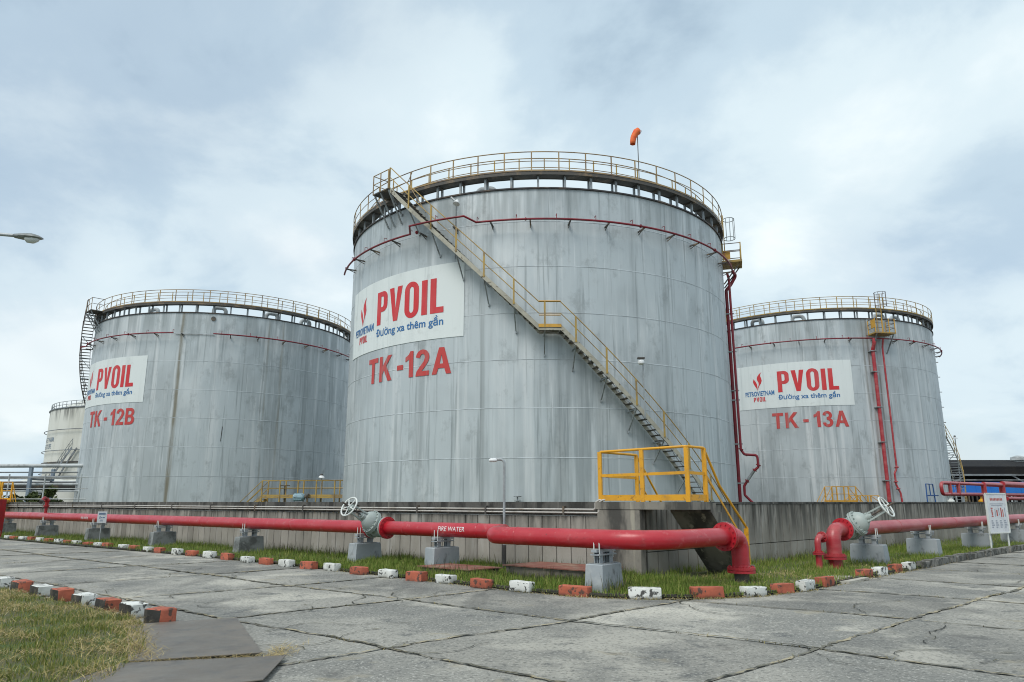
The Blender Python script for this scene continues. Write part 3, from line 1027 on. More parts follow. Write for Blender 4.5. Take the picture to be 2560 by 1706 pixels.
def staircase(tk, path, r_in, r_out, mat_s, mat_r, mat_t, post_h=1.0, bracket_every=6.3, posts=True, z_min=.35, name='staircase'):
    """path: list of (deg, z) nodes, level between equal z = landing"""
    n_per = lambda a, b: max(1, int(abs(b[0] - a[0]) / 2.0))
    pts = []
    for a, b in zip(path[:-1], path[1:]):
        n_ = n_per(a, b)
        for i in range(n_):
            f = i / n_
            pts.append((a[0] + (b[0] - a[0]) * f, a[1] + (b[1] - a[1]) * f))
    pts.append(path[-1])
    q = MB()
    for (a0, z0), (a1, z1) in zip(pts[:-1], pts[1:]):
        q.extrude([P(r_out, a0, z0 - .13), P(r_out, a1, z1 - .13), P(r_out, a1, z1 + .13), P(r_out, a0, z0 + .13)], P(.02, (a0 + a1) / 2, 0))
    st = q.build(name, mat_s, tk, 40)
    q = MB()
    for (a0, z0), (a1, z1) in zip(pts[:-1], pts[1:]):
        q.extrude([P(r_in, a0, z0 - .12), P(r_in, a1, z1 - .12), P(r_in, a1, z1 + .12), P(r_in, a0, z0 + .12)], P(.02, (a0 + a1) / 2, 0))
    q.build('inner_stringer', mat_s, st, 40)
    # treads
    tm = cached(('tread', r_out - r_in, mat_t.name), lambda: MB().box((0, 0, 0), (r_out - r_in - .02, .24, .03)).mesh('tread', mat_t, 0))
    rm = (r_in + r_out) / 2
    for a, b in zip(path[:-1], path[1:]):
        dz = b[1] - a[1]
        if abs(dz) < .1:
            q = MB()
            n_ = 5
            for i in range(n_):
                b0, b1 = a[0] + (b[0] - a[0]) * i / n_, a[0] + (b[0] - a[0]) * (i + 1) / n_
                q.extrude([P(r_in - .05, b0, a[1] - .02), P(r_out + .03, b0, a[1] - .02), P(r_out + .03, b1, a[1] - .02), P(r_in - .05, b1, a[1] - .02)], (0, 0, .05))
            q.build('landing', mat_t, st, 0)
            continue
        n_ = int(abs(dz) / .215)
        for i in range(n_):
            f = (i + .5) / n_
            ang = a[0] + (b[0] - a[0]) * f
            inst('tread', tm, st, P(rm, ang, a[1] + dz * f), (0, 0, R(ang)))
    # rails
    q = MB()
    q.tube([P(r_out + .0, a, z + post_h + .12) for a, z in pts], .024, 6)
    q.tube([P(r_out + .0, a, z + post_h * .55 + .06) for a, z in pts], .02, 6)
    q.build('handrail', mat_r, st, 35)
    pm = cached(('sp', mat_r.name, post_h), lambda: MB().box((0, 0, post_h / 2 + .05), (.03, .075, post_h + .12)).mesh('stair_post', mat_r, 0))
    a, n_ = path[0][0], 0
    tot = path[-1][0] - path[0][0]
    cnt = int(abs(tot) / bracket_every)
    for k in range(cnt + 1):
        ang = path[0][0] + tot * k / cnt
        # height at ang
        for (a0, z0), (a1, z1) in zip(path[:-1], path[1:]):
            if min(a0, a1) - 1e-6 <= ang <= max(a0, a1) + 1e-6:
                z = z0 + (z1 - z0) * ((ang - a0) / (a1 - a0))
                break
        inst('stair_post', pm, st, P(r_out + .03, ang, z), (0, 0, R(ang)))
        q = MB()
        q.bar(P(r_out - .05, ang, z - .15), P(TR + .02, ang, z - .2), .06, .06)
        q.bar(P(r_out - .05, ang, z - .15), P(TR + .03, ang, z - 1.05), .045, .045)
        q.box(P(TR + .03, ang, z - 1.05), (.05, .12, .12))
        q.build('stair_bracket', M['steel'], st, 0)
    return st


def vent(tk, deg, r, flip=1):
    e = P(r, deg, TH + .05)
    tdir = P(1, deg + 90 * flip, 0)
    q = MB()
    q.tube(fillet([e, e + Z3 * .62, e + Z3 * .62 + tdir * .85, e + Z3 * .18 + tdir * .85], .3, 8), .15, 12)
    o = q.build('roof_vent', M['roof'], tk, 40)
    q = MB()
    q.lathe([(.26, 0), (.26, .05), (.2, .16)], e + Z3 * .02, (0, 0, 1), 16)
    q.build('vent_base', M['steel'], o, 40)
    q = MB()
    q.lathe([(.2, 0), (.22, .1), (.16, .16)], e + Z3 * .05 + tdir * .85, (0, 0, 1), 16)
    q.build('vent_hood', M['steel_dark'], o, 40)


def spray_ring(tk, a0, a1, jogs=(), nozzle=9.0, r=TR + .5, z=13.85, mat=None):
    mat = mat or M['pipe_dark_red']
    n_ = int((a1 - a0) / 2.0)
    pts = []
    for i in range(n_ + 1):
        ang = a0 + (a1 - a0) * i / n_
        rr_, zz = r, z
        for j0, j1, dr, dz in jogs:
            if j0 <= ang <= j1: rr_, zz = r + dr, z + dz
        pts.append(P(rr_, ang, zz))
    q = MB()
    q.tube(pts, .048, 8)
    sp_ = q.build('spray_pipe', mat, tk, 50)
    nm_ = cached('nozzle', lambda: MB().tube([(0, 0, .0), (0, 0, .24), (-.16, 0, .25), (-.16, 0, .2)], .016, 6).mesh('nozzle', mat, 35))
    bm_ = cached('bracket', lambda: MB().bar((0, 0, -.06), (-.5, 0, -.08), .06, .06).bar((-.1, 0, -.08), (-.48, 0, -.22), .03, .03).mesh('pipe_bracket', M['steel_dark'], 0))
    fl_ = cached('flange', lambda: MB().lathe([(.085, -.02), (.085, .02)], (0, 0, 0), (0, 1, 0), 12).mesh('flange', mat, 35))
    k = a0 + 3
    i = 0
    while k < a1:
        off = P(r, k, z)
        for j0, j1, dr, dz in jogs:
            if j0 <= k <= j1: off = P(r + dr, k, z + dz)
        inst('nozzle', nm_, sp_, off, (0, 0, R(k)))
        if i % 3 == 1: inst('flange', fl_, sp_, P(r, k + 2.2, z), (0, 0, R(k + 2.2)))
        inst('pipe_bracket', bm_, sp_, P(r, k + 3.2, z), (0, 0, R(k + 3.2)))
        k += nozzle
        i += 1
    return sp_


def make_tank(loc, label, number, left, matkey, rail_mat, ring0=0.0):
    tk = empty('storage_tank', (loc[0], loc[1], 0), label, 'storage tank', 'silver fuel storage tanks')
    zs = [.3, 1.38, 3.45, 5.55, 7.63, 9.70, 11.83, 13.93, TH]
    seg = 120
    for i in range(8):
        q = MB()
        q.lathe([(TR, zs[i] + (0 if i else 0)), (TR, zs[i + 1])], (0, 0, 0), (0, 0, 1), seg, cap=False)
        o = q.build('shell_course', M[matkey], tk, 60)
        if o.data.polygons[0].normal.dot(o.data.polygons[0].center * Vector((1, 1, 0))) < 0: o.data.flip_normals()
    sm = [cached(('seam', z), lambda z=z: MB().lathe([(TR + .001, z - .016), (TR + .010, z - .010), (TR + .010, z + .010), (TR + .001, z + .016)], (0, 0, 0), (0, 0, 1), seg, cap=False).mesh('weld_seam', M['seam'], 0)) for z in zs[1:-1]]
    for m_ in sm: inst('weld_seam', m_, tk)
    inst('base_plinth', cached('plinth', lambda: MB().lathe([(TR + .8, 0), (TR + .6, .3), (0.0, .31)], (0, 0, 0), (0, 0, 1), 72).mesh('base_plinth', M['pit_rim'], 35)), tk)
    inst('roof', cached('roof', lambda: MB().lathe([(TR - .01, TH - .02), (TR - 3, TH + .22), (TR - 6, TH + .38), (0.01, TH + .55)], (0, 0, 0), (0, 0, 1), seg).mesh('roof', M['roof'], 60)), tk)
    inst('rim', cached('rim', lambda: MB().lathe([(TR + .003, TH - .06), (TR + .07, TH - .05), (TR + .075, TH + .012), (TR - .02, TH + .02)], (0, 0, 0), (0, 0, 1), seg, cap=False).mesh('rim', M['rim'], 35)), tk)
    # walkway round the top
    zd, npost = 16.28, 54
    ro, ri = TR + .12, TR - .54
    inst('walkway_deck', cached('deck', lambda: MB().lathe([(ri, zd - .05), (ro, zd - .05), (ro, zd), (ri, zd), (ri, zd - .05)], (0, 0, 0), (0, 0, 1), seg, cap=False).mesh('walkway_deck', M['deck'], 30)), tk)
    inst('walkway_edge_beam', cached('deckbeam', lambda: MB().lathe([(ro - .02, zd - .14), (ro + .015, zd - .14), (ro + .015, zd + .03), (ro - .02, zd + .03), (ro - .02, zd - .14)], (0, 0, 0), (0, 0, 1), seg, cap=False).mesh('walkway_edge_beam', M['steel_dark'], 30)), tk)
    inst('inner_edge_beam', cached('deckbeam2', lambda: MB().lathe([(ri - .02, zd - .07), (ri + .02, zd - .07), (ri + .02, zd + .03), (ri - .02, zd + .03), (ri - .02, zd - .07)], (0, 0, 0), (0, 0, 1), seg, cap=False).mesh('inner_edge_beam', M['steel_dark'], 30)), tk)
    hr = cached(('rails', rail_mat), lambda: MB().ring(ro, zd + .98, .024).ring(ro, zd + .52, .018).mesh('outer_handrail', M[rail_mat], 40))
    toe = cached(('toe', rail_mat), lambda: MB().lathe([(ro + .03, zd + .02), (ro + .035, zd + .02), (ro + .035, zd + .09), (ro + .03, zd + .09)], (0, 0, 0), (0, 0, 1), seg, cap=False).mesh('toe_plate', M[rail_mat], 30))
    h1 = inst('outer_handrail', hr, tk)
    inst('toe_plate', toe, h1)
    hi_ = cached(('railsi', rail_mat), lambda: MB().ring(ri, zd + .98, .022).ring(ri, zd + .52, .018).mesh('inner_handrail', M[rail_mat], 40))
    h2 = inst('inner_handrail', hi_, tk)
    pm = post_mesh(.98, .055, .03, rail_mat)
    pmi = post_mesh(.98, .05, .03, 'rail_yellow')
    sup = cached('support', lambda: MB().box((0, 0, .32), (.09, .09, .66)).mesh('walkway_support', M['steel'], 0))
    cro = cached('crossbeam', lambda: MB().bar((0, 0, 0), (-.62, 0, 0), .07, .10).mesh('walkway_joist', M['steel_dark'], 0))
    for k in range(npost):
        ang = ring0 + 360 / npost * k
        inst('handrail_post', pm, h1, P(ro, ang, zd), (0, 0, R(ang)))
        inst('handrail_post', pmi, h2, P(ri, ang + 3.3, zd), (0, 0, R(ang)))
        inst('walkway_support', sup, tk, P(TR - .08, ang + 1.6, TH), (0, 0, R(ang)))
        inst('walkway_support', sup, tk, P(TR - .46, ang + 1.6, TH), (0, 0, R(ang)))
        inst('walkway_joist', cro, tk, P(TR + .1, ang + 1.6, zd - .10), (0, 0, R(ang + 1.6)))
    banner(tk, left, number)
    return tk


TA, TB, TC = (1.46, 41.03), (-25.0, 62.95), (26.37, 64.81)
tankA = make_tank(TA, 'large silver storage tank numbered TK-12A with diagonal outside stair, nearest of the three', 'TK -12A', 203.7, 'tank_a', 'rail_rusty', 273.6 - 6.67)
tankB = make_tank(TB, 'silver storage tank numbered TK-12B with long brown rust streak, on the left', 'TK - 12B', 212.7, 'tank_b', 'rail_rusty', 2)
tankC = make_tank(TC, 'silver storage tank numbered TK-13A with twin red risers, on the right', 'TK - 13A', 220.7, 'tank_c', 'rail_yellow', 4)

# ---- stairs
stA = staircase(tankA, [(230.3, 16.28), (268.4, 8.84), (273.0, 8.84), (315.5, .45)], TR + .15, TR + .85, M['stair_cream'], M['rail_yellow'], M['steel_dark'], 1.0, 6.35)
stB = staircase(tankB, [(221, 16.28), (176, 7.4)], TR + .15, TR + .9, M['rail_dark'], M['rail_dark'], M['steel_dark'], 1.0, 6.5)
stC = staircase(tankC, [(378, 12.3), (318, .45)], TR + .15, TR + .9, M['stair_cream'], M['rail_yellow'], M['steel'], 1.0, 6.5)
# head platforms of the stairs
for tk, a0, a1, st, mt in ((tankA, 224.6, 230.4, stA, M['rail_rusty']), (tankB, 221, 228, stB, M['rail_dark'])):
    q = MB()
    q.extrude([P(TR - .1, a0, 16.25), P(TR + 1.0, a0, 16.25), P(TR + 1.0, a1, 16.25), P(TR - .1, a1, 16.25)], (0, 0, .06))
    q.build('head_platform', M['steel_dark'], st, 0)
    q = MB()
    b0, b1 = (a0, a1) if tk is tankA else (a1, a0)
    q.tube([P(TR + .12, b0, 17.26), P(TR + .98, b0, 17.26), P(TR + .98, b1, 17.26)], .024, 6)
    q.tube([P(TR + .12, b0, 16.8), P(TR + .98, b0, 16.8), P(TR + .98, b1, 16.8)], .02, 6)
    q.build('head_rail', mt, st, 35)
    q = MB()
    q.tube([P(TR + .15, b1 + (3.8 if tk is tankA else -3.5), 17.2), P(TR + .2, b1 + (2.6 if tk is tankA else -2.4), 16.7), P(TR + .2, b1 + (9 if tk is tankA else -7), 14.9 if tk is tankA else 15.6)], .02, 6)
    q.build('inner_hand_rail', mt, st, 35)
    for ang in (b0, (b0 + b1) / 2, b1):
        inst('handrail_post', post_mesh(.98, .055, .03, 'rail_rusty'), st, P(TR + .98, ang, 16.28), (0, 0, R(ang)))
    for ang in (b0 + (.5 if tk is tankA else -.5), (b0 + b1) / 2, b1):
        q = MB()
        q.bar(P(TR + .95, ang, 16.22), P(TR + .04, ang, 14.75), .06, .06)
        q.build('platform_brace', M['steel'], st, 0)
# small landing guard of tank A stair
q = MB()
z0 = 8.86
q.tube([P(TR + .88, 268.4, z0 + 1.12), P(TR + .88, 273.0, z0 + 1.12)], .024, 6)
q.tube([P(TR + .88, 268.4, z0 + .5), P(TR + .88, 273.0, z0 + .5)], .022, 6)
q.extrude([P(TR + .89, 268.3, z0 - .02), P(TR + .89, 273.1, z0 - .02), P(TR + .89, 273.1, z0 + .12), P(TR + .89, 268.3, z0 + .12)], P(.01, 270, 0))
q.build('landing_rail', M['yellow_far'], stA, 35)
# electric cable sagging along the lower flight
q = MB()
pts = []
for i in range(60):
    f = i / 59
    ang = 268 + f * 42
    z = 8.75 if ang < 273 else 8.75 - (ang - 273) / 42.5 * 8.39
    pts.append(P(TR + .9, ang, z - .16 + .07 * math.sin(f * 40)))
q.tube(pts, .012, 5)
q.build('stair_cable', M['steel_dark'], stA, 60)

# ---- spray rings and risers
spray_ring(tankA, 196, 342, ((236.5, 252.5, .52, .14),), 9.2)
spray_ring(tankB, 204, 270.2, ((204, 214, .35, -.05),), 10.5)
spray_ring(tankB, 284.8, 352, (), 10.5)
spray_ring(tankC, 222, 340, (), 9.8)
q = MB()
q.ring(TR + .045, 13.84, .02, 270, 285)
q.build('spray_stub_line', M['steel'], tankB, 40)

d_out = P(1, 343, 0)
d_tan = P(1, 343 + 90, 0)


def TAp(o_, z, t=0.0):
    return P(TR, 343, 0) + d_out * o_ + d_tan * t + Z3 * z


q = MB()
q.tube(fillet([P(TR + .5, 341, 13.85), P(TR + .62, 344, 13.85), TAp(.62, 13.75, .3), TAp(.35, 13.3, .3), TAp(.10, 12.95, .1), TAp(.10, 12.3, .1), TAp(.10, 1.0, .1)], .2, 5), .09, 10)
ra = q.build('riser_pipe', M['pipe_dark_red'], tankA, 50)
q = MB()
q.tube(fillet([TAp(.2, 13.9, -.1), TAp(.28, 13.5, -.1), TAp(.30, 4.3, -.1), TAp(.45, 4.05, -.1), TAp(1.08, 4.0, -.1), TAp(1.10, 3.4, -.1), TAp(.9, 3.25, -.1), TAp(.5, 2.7, -.1), TAp(.34, 2.45, -.1), TAp(.34, 2.0, -.1), TAp(.9, 1.4, -.1)], .14, 4), .065, 10)
rbp = q.build('foam_pipe', M['pipe_dark_red'], tankA, 50)
for o_, z in ((.30, 4.32), (.5, 4.04), (1.1, 3.5), (.9, 3.25), (.5, 2.7)):
    q = MB()
    q.lathe([(.12, -.03), (.12, .03)], TAp(o_, z, -.1), (TAp(.3, 0, 0) - TAp(0, 0, 0)).normalized() * .3 + Z3 * (.9 if o_ in (.30, 1.1) else .4), 12)
    q.build('pipe_flange', M['pipe_dark_red'], rbp, 35)
q = MB()
q.tube([TAp(.86, 3.2, -.1), TAp(.54, 2.76, -.1)], .072, 8)
q.build('flexible_joint', M['steel'], rbp, 40)
for z in (2.6, 4.6, 6.9, 7.4, 9.5, 11.6):
    q = MB()
    q.bar(TAp(0, z, .0), TAp(.42, z, .0), .06, .06)
    q.build('pipe_bracket', M['steel'], ra, 0)

# ---- ladder platform beside tank A
q = MB()
q.box(TAp(.5, 14.4, .1), (1.05, 1.3, .12), (d_out, d_tan, Z3))
lp = q.build('access_platform', M['rail_yellow'], tankA, 0)
q = MB()
for o_, t in ((.98, -.5), (.98, .7), (.05, -.5)):
    q.box(TAp(o_, 14.95, t), (.06, .06, 1.0), (d_out, d_tan, Z3))
q.build('platform_post', M['rail_yellow'], lp, 0)
q = MB()
for z in (15.42, 14.95):
    q.tube([TAp(.0, z, -.5), TAp(.98, z, -.5), TAp(.98, z, .7), TAp(.0, z, .7)], .025, 6)
q.build('platform_rail', M['rail_dark'], lp, 35)
q = MB()
q.box(TAp(.22, 14.78, -.42), (.42, .03, .5), (d_out, d_tan, Z3))
q.build('kick_panel', M['yellow_far'], lp, 0)
q = MB()
q.bar(TAp(.9, 14.35, -.3), TAp(.02, 13.2, -.3), .06, .06)
q.bar(TAp(.9, 14.35, .5), TAp(.02, 13.2, .5), .06, .06)
q.build('platform_brace', M['steel_dark'], lp, 0)
q = MB()
for t in (-.05, .4):
    q.bar(TAp(.16, 14.45, t), TAp(.16, 17.25, t), .05, .09, d_tan)
for k in range(9):
    q.tube([TAp(.16, 14.7 + .28 * k, -.05), TAp(.16, 14.7 + .28 * k, .4)], .014, 5)
ld = q.build('ladder', M['rail_yellow'], lp, 0)
q = MB()
for z in (17.05, 15.93):
    q.tube([TAp(.18 + .3 - .3 * math.cos(a) if False else .46 + .3 * math.cos(a), z, .17 + .36 * math.sin(a)) for a in [2 * math.pi * k / 18 for k in range(18)]], .022, 5, closed=True)
for k in range(7):
    a = R(-120 + 40 * k)
    q.tube([TAp(.46 + .3 * math.cos(a), 15.93, .17 + .36 * math.sin(a)), TAp(.46 + .3 * math.cos(a), 17.05, .17 + .36 * math.sin(a))], .018, 5)
q.build('ladder_cage', M['steel'], ld, 35)

# ---- tank C risers, platform, ladder
q = MB()
q.tube(fillet([P(TR + .5, 276.4, 13.85), P(TR + .5, 276.4, 13.5), P(TR + .25, 276.3, 13.0), P(TR + .25, 276.3, 1.0)], .25, 5), .135, 12)
rc = q.build('riser_pipe', M['pipe_red_far'], tankC, 50)
q = MB()
q.tube(fillet([P(TR + .5, 280.4, 13.85), P(TR + .3, 280.5, 13.2), P(TR + .28, 280.8, 4.1), P(TR + .28, 279.6, 3.7), P(TR + .28, 279.8, 2.9), P(TR + .3, 281.2, 2.3), P(TR + .35, 281.6, .8)], .15, 4), .07, 10)
rc2 = q.build('foam_pipe', M['pipe_red_far'], tankC, 50)
for z, ang in ((4.15, 280.8), (3.1, 279.8), (2.6, 280.4)):
    q = MB()
    q.lathe([(.15, -.035), (.15, .035)], P(TR + .28, ang, z), (0, .2, 1), 12)
    q.build('pipe_flange', M['pipe_red_far'], rc2, 35)
for z in (3.2, 6, 8.6, 11.3, 12.9):
    q = MB()
    q.bar(P(TR, 276.3, z), P(TR + .42, 276.3, z), .5, .06)
    q.build('pipe_clamp', M['steel'], rc, 0)
q = MB()
q.extrude([P(TR + .05, 275.6, 14.15), P(TR + 1.05, 275.6, 14.15), P(TR + 1.05, 284.2, 14.15), P(TR + .05, 284.2, 14.15)], (0, 0, .1))
lc = q.build('access_platform', M['rail_yellow'], tankC, 0)
for ang, rr_ in ((275.8, 1.02), (278.6, 1.02), (281.5, 1.02), (284, 1.02), (275.8, .1), (284, .1)):
    q = MB()
    q.box(P(TR + rr_, ang, 14.75), (.05, .05, 1.15))
    q.build('platform_post', M['yellow_far'], lc, 0)
q = MB()
for z in (15.3, 14.95, 14.6):
    q.tube([P(TR + .1, 275.8, z), P(TR + 1.02, 275.8, z), P(TR + 1.02, 278.6, z)] , .022, 6)
    q.tube([P(TR + 1.02, 280.2, z), P(TR + 1.02, 284, z), P(TR + .1, 284, z)], .022, 6)
q.build('platform_rail', M['rail_dark'], lc, 35)
q = MB()
q.extrude([P(TR + .5, 275.78, 14.6), P(TR + 1.0, 275.78, 14.6), P(TR + 1.0, 275.78, 15.25), P(TR + .5, 275.78, 15.25)], P(.02, 186, 0))
q.build('kick_panel', M['yellow_far'], lc, 0)
for ang in (276.5, 283.5):
    q = MB()
    q.bar(P(TR + .95, ang, 14.15), P(TR + .03, ang, 12.8), .07, .07)
    q.build('platform_brace', M['steel'], lc, 0)
q = MB()
for ang in (279.4, 281.7):
    q.bar(P(TR + .3, ang, 14.2), P(TR + .3, ang, 17.5), .06, .06, d_out)
for k in range(11):
    q.tube([P(TR + .3, 279.4, 14.5 + .28 * k), P(TR + .3, 281.7, 14.5 + .28 * k)], .014, 5)
lcd = q.build('ladder', M['rail_yellow'], lc, 0)
q = MB()
cc = P(TR + .66, 280.5, 0)
for z in (17.45, 16.4):
    q.tube([cc + Vector((.42 * math.cos(a), .42 * math.sin(a), z)) for a in [2 * math.pi * k / 16 for k in range(16)]], .02, 5, closed=True)
for k in range(8):
    a = 2 * math.pi * k / 8
    q.tube([cc + Vector((.42 * math.cos(a), .42 * math.sin(a), 16.4)), cc + Vector((.42 * math.cos(a), .42 * math.sin(a), 17.45))], .016, 5)
q.build('ladder_cage', M['rail_dark'], lcd, 35)
for k in range(9):
    q = MB()
    q.box(P(TR + .08, 327.5, 3.0 + 1.25 * k), (.16, .05, .05))
    q.build('shell_lug', M['steel_dark'], tankC, 0)

# ---- roof vents
for tk, lst in ((tankA, ((256, 9.3, -1), (289, 9.0, -1), (307, 9.4, 1))), (tankB, ((250, 9.2, 1), (288, 9.6, -1), (306, 9.6, 1), (324, 9.6, 1))), (tankC, ((232, 9.6, -1), (251, 9.2, -1), (285, 9.4, 1), (296, 9.4, 1)))):
    for dg, r_, fl in lst: vent(tk, dg, r_, fl)
# floodlights fixed on shells
for tk, dg, z in ((tankA, 249.0, 15.0),):
    q = MB()
    q.bar(P(TR, dg - 1.3, 15.15), P(TR + .55, dg - 1.3, 15.2), .05, .05)
    q.tube([P(TR + .55, dg - 1.3, 15.2), P(TR + .6, dg, 14.95)], .05, 8)
    fl = q.build('floodlight', M['steel'], tk, 35)
    q = MB()
    q.lathe([(.06, .16), (.10, .07), (.165, -.05), (.15, -.06)], P(TR + .62, dg + .3, 14.85), (.2, .3, 1), 16)
    q.build('lamp_shade', M['lamp_white'], fl, 40)
    q = MB()
    q.tube([P(TR + .05, dg - 1.3, 15.1), P(TR + .05, dg - 1.3, 12.4)], .015, 5)
    q.build('cable', M['steel_dark'], fl, 40)
q = MB()
q.lathe([(.17, -.03), (.17, .03)], P(TR + .03, 284, 15.1), P(1, 284, 0), 16)
q.build('shell_nozzle', M['steel_dark'], tankB, 35)
q = MB()
q.extrude([P(TR + .015, 290.55, 5.95), P(TR + .015, 290.75, 6.0), P(TR + .015, 291.0, 7.0), P(TR + .015, 290.75, 7.1)], P(.006, 290, 0))
q.build('scorch_mark', M['rim'], tankB, 0)
q = MB()
q.lathe([(.06, 0), (.06, .12), (.14, .13), (.14, .16), (.03, .17), (.03, .3), (.16, .31), (.16, .34)], P(TR + .3, 263.5, 1.55), (0, 0, 1), 12)
q.build('shell_valve', M['steel'], tankA, 35)

# ================================================================== fire-water pipes
PZ, PR = .965, .178


def flange(name, c, d, parent, mat, off, r=.30, t=.05, bolts=14, boltmat=None):
    q = MB()
    q.lathe([(r, -t / 2), (r, t / 2)], c, d, 28)
    fo = q.build(name, mat, parent, 35, off)
    x, y, d_ = frame(d)
    b = MB()
    for k in range(bolts):
        a = 2 * math.pi * k / bolts
        p_ = Vector(c) + (x * math.cos(a) + y * math.sin(a)) * (r - .045)
        b.tube([p_ - d_ * (t / 2 + .03), p_ + d_ * (t / 2 + .03)], .017, 6)
    b.build('bolts', boltmat or mat, fo, 0, off)
    return fo


# left pipe : long run, offset jog toward the road, bend, flange, elbow into the ground
e0 = S(12, -1.08)
pipeL = empty('fire_water_pipe', e0, 'long glossy red pipe before the left wall, bending down into grass at the corner', 'pipe')
run = fillet([S(60, -1.08, PZ), S(2.80, -1.08, PZ), S(1.66, -2.58, PZ), S(-2.14, -2.58, PZ), S(-2.14, -.12, PZ)], [.30, .30, 1.0], 10)
q = MB()
q.tube(run[:], PR, 28)
q.build('pipe_run', M['pipe_red'], pipeL, 60, e0)
q = MB()
q.tube(fillet([S(-2.14, -.08, PZ), S(-2.14, .46, PZ), S(-2.14, .46, .30)], .5, 12), PR, 28)
q.build('elbow', M['pipe_red'], pipeL, 60, e0)
flange('flange', S(-2.14, -.13, PZ), V, pipeL, M['pipe_red'], e0, .285, .05)
flange('flange', S(-2.14, -.07, PZ), V, pipeL, M['pipe_red'], e0, .285, .05, 0)
flange('flange', S(-2.14, .46, .31), Z3, pipeL, M['pipe_red'], e0, .285, .05)
flange('flange', S(-2.14, .46, .25), Z3, pipeL, M['pipe_red'], e0, .285, .05, 0)
q = MB()
q.tube([S(-2.14, .46, .24), S(-2.14, .46, -.05)], .15, 20)
q.build('stub', M['steel_dark'], pipeL, 40, e0)
for zz in (.36, .42):
    q = MB()
    q.lathe([(PR + .004, -.008), (PR + .008, 0), (PR + .004, .008)], S(-2.14, .46, zz), (0, 0, 1), 28, cap=False)
    q.build('weld_bead', M['pipe_red'], pipeL, 60, e0)


for a_ in (1.0, 3.6, 6.2, 11.4, 16.9, 22.6, 28.2, 34.0):
    q = MB()
    q.lathe([(PR + .001, -.014), (PR + .006, -.006), (PR + .006, .006), (PR + .001, .014)], S(a_, -1.08 if a_ > 2.5 else -2.58, PZ), U, 28, cap=False)
    q.build('weld_bead', M['pipe_red'], pipeL, 60, e0)


def pipe_text(body, c, axis, up_ang, size, name, parent, off, mat, r, offset=.012):
    """lettering wrapped on a horizontal pipe: axis = reading direction, centre c on the axis"""
    me = font_mesh2d(body, offset)
    xs = [v_.co.x for v_ in me.vertices]
    w = max(xs)
    bm = bmesh.new()
    bm.from_mesh(me)
    for k in range(1, 8):
        bmesh.ops.bisect_plane(bm, geom=bm.verts[:] + bm.edges[:] + bm.faces[:], plane_co=(0, .1 * k, 0), plane_no=(0, 1, 0), dist=1e-6)
    bm.to_mesh(me)
    bm.free()
    axis = Vector(axis).normalized()
    outv = axis.cross(Z3)           # points toward the reader
    for v_ in me.vertices:
        x, y = (v_.co.x - w / 2) * size, v_.co.y * size
        a = up_ang + y / r
        p_ = Vector(c) + axis * x + (outv * math.cos(a) + Z3 * math.sin(a)) * r - Vector(off)
        v_.co = p_
    me.materials.clear()
    me.materials.append(mat)
    o = bpy.data.objects.new(name, me)
    C.objects.link(o)
    o.parent = parent
    return o


pipe_text('FIRE WATER', S(4.40, -1.08, PZ), -U, -.14, .168, 'fire_water_lettering', pipeL, e0, M['letter_white'], PR + .004, .0)
pipe_text('FIRE WATER', S(27.1, -1.08, PZ), -U, -.3, .145, 'fire_water_lettering', pipeL, e0, M['letter_white'], PR + .004, .004)

# right pipe
e1 = S(-2.14, 12)
pipeR = empty('fire_water_pipe', e1, 'red pipe rising from the grass into a grey valve and running right', 'pipe')
q = MB()
q.tube(fillet([S(-2.14, 5.05, .33), S(-2.14, 5.05, PZ), S(-2.14, 5.62, PZ)], .5, 12), PR, 28)
q.build('elbow', M['pipe_red_far'], pipeR, 60, e1)
q = MB()
q.tube([S(-2.14, 6.2, PZ), S(-2.14, 45, PZ)], PR, 28)
q.build('pipe_run', M['pipe_red_far'], pipeR, 60, e1)
flange('flange', S(-2.14, 5.05, .34), Z3, pipeR, M['pipe_red_far'], e1, .27, .05)
flange('flange', S(-2.14, 5.05, .28), Z3, pipeR, M['pipe_red_far'], e1, .27, .05, 0)
q = MB()
q.tube([S(-2.14, 5.05, .27), S(-2.14, 5.05, -.05)], .165, 20)
q.build('stub', M['pipe_red_far'], pipeR, 40, e1)
flange('flange', S(-2.14, 5.65, PZ), V, pipeR, M['pipe_red'], e1, .285, .05)
flange('flange', S(-2.14, 6.27, PZ), V, pipeR, M['pipe_red'], e1, .285, .05)
for b_ in (9.4, 14.6, 20.2):
    q = MB()
    q.lathe([(PR + .001, -.014), (PR + .006, -.006), (PR + .006, .006), (PR + .001, .014)], S(-2.14, b_, PZ), V, 28, cap=False)
    q.build('weld_bead', M['pipe_red_far'], pipeR, 60, e1)
# slender riser beside it
e2 = S(-2.35, 4.45)
small = empty('drain_riser', e2, 'slender red elbow riser standing left of the thick red elbow', 'pipe')
q = MB()
b_ = S(-2.02, 4.42)
q.tube(fillet([b_ + Z3 * -.05, b_ + Z3 * .80, S(-2.02, 4.72, .80)], .2, 8), .075, 16)
q.build('riser_elbow', M['pipe_red_far'], small, 50, e2)
flange('flange', b_ + Z3 * .44, Z3, small, M['pipe_red_far'], e2, .135, .03, 8)
flange('flange', b_ + Z3 * .405, Z3, small, M['pipe_red_far'], e2, .135, .03, 0)
flange('flange', S(-2.02, 4.70, .80), V, small, M['pipe_red_far'], e2, .135, .04, 8)


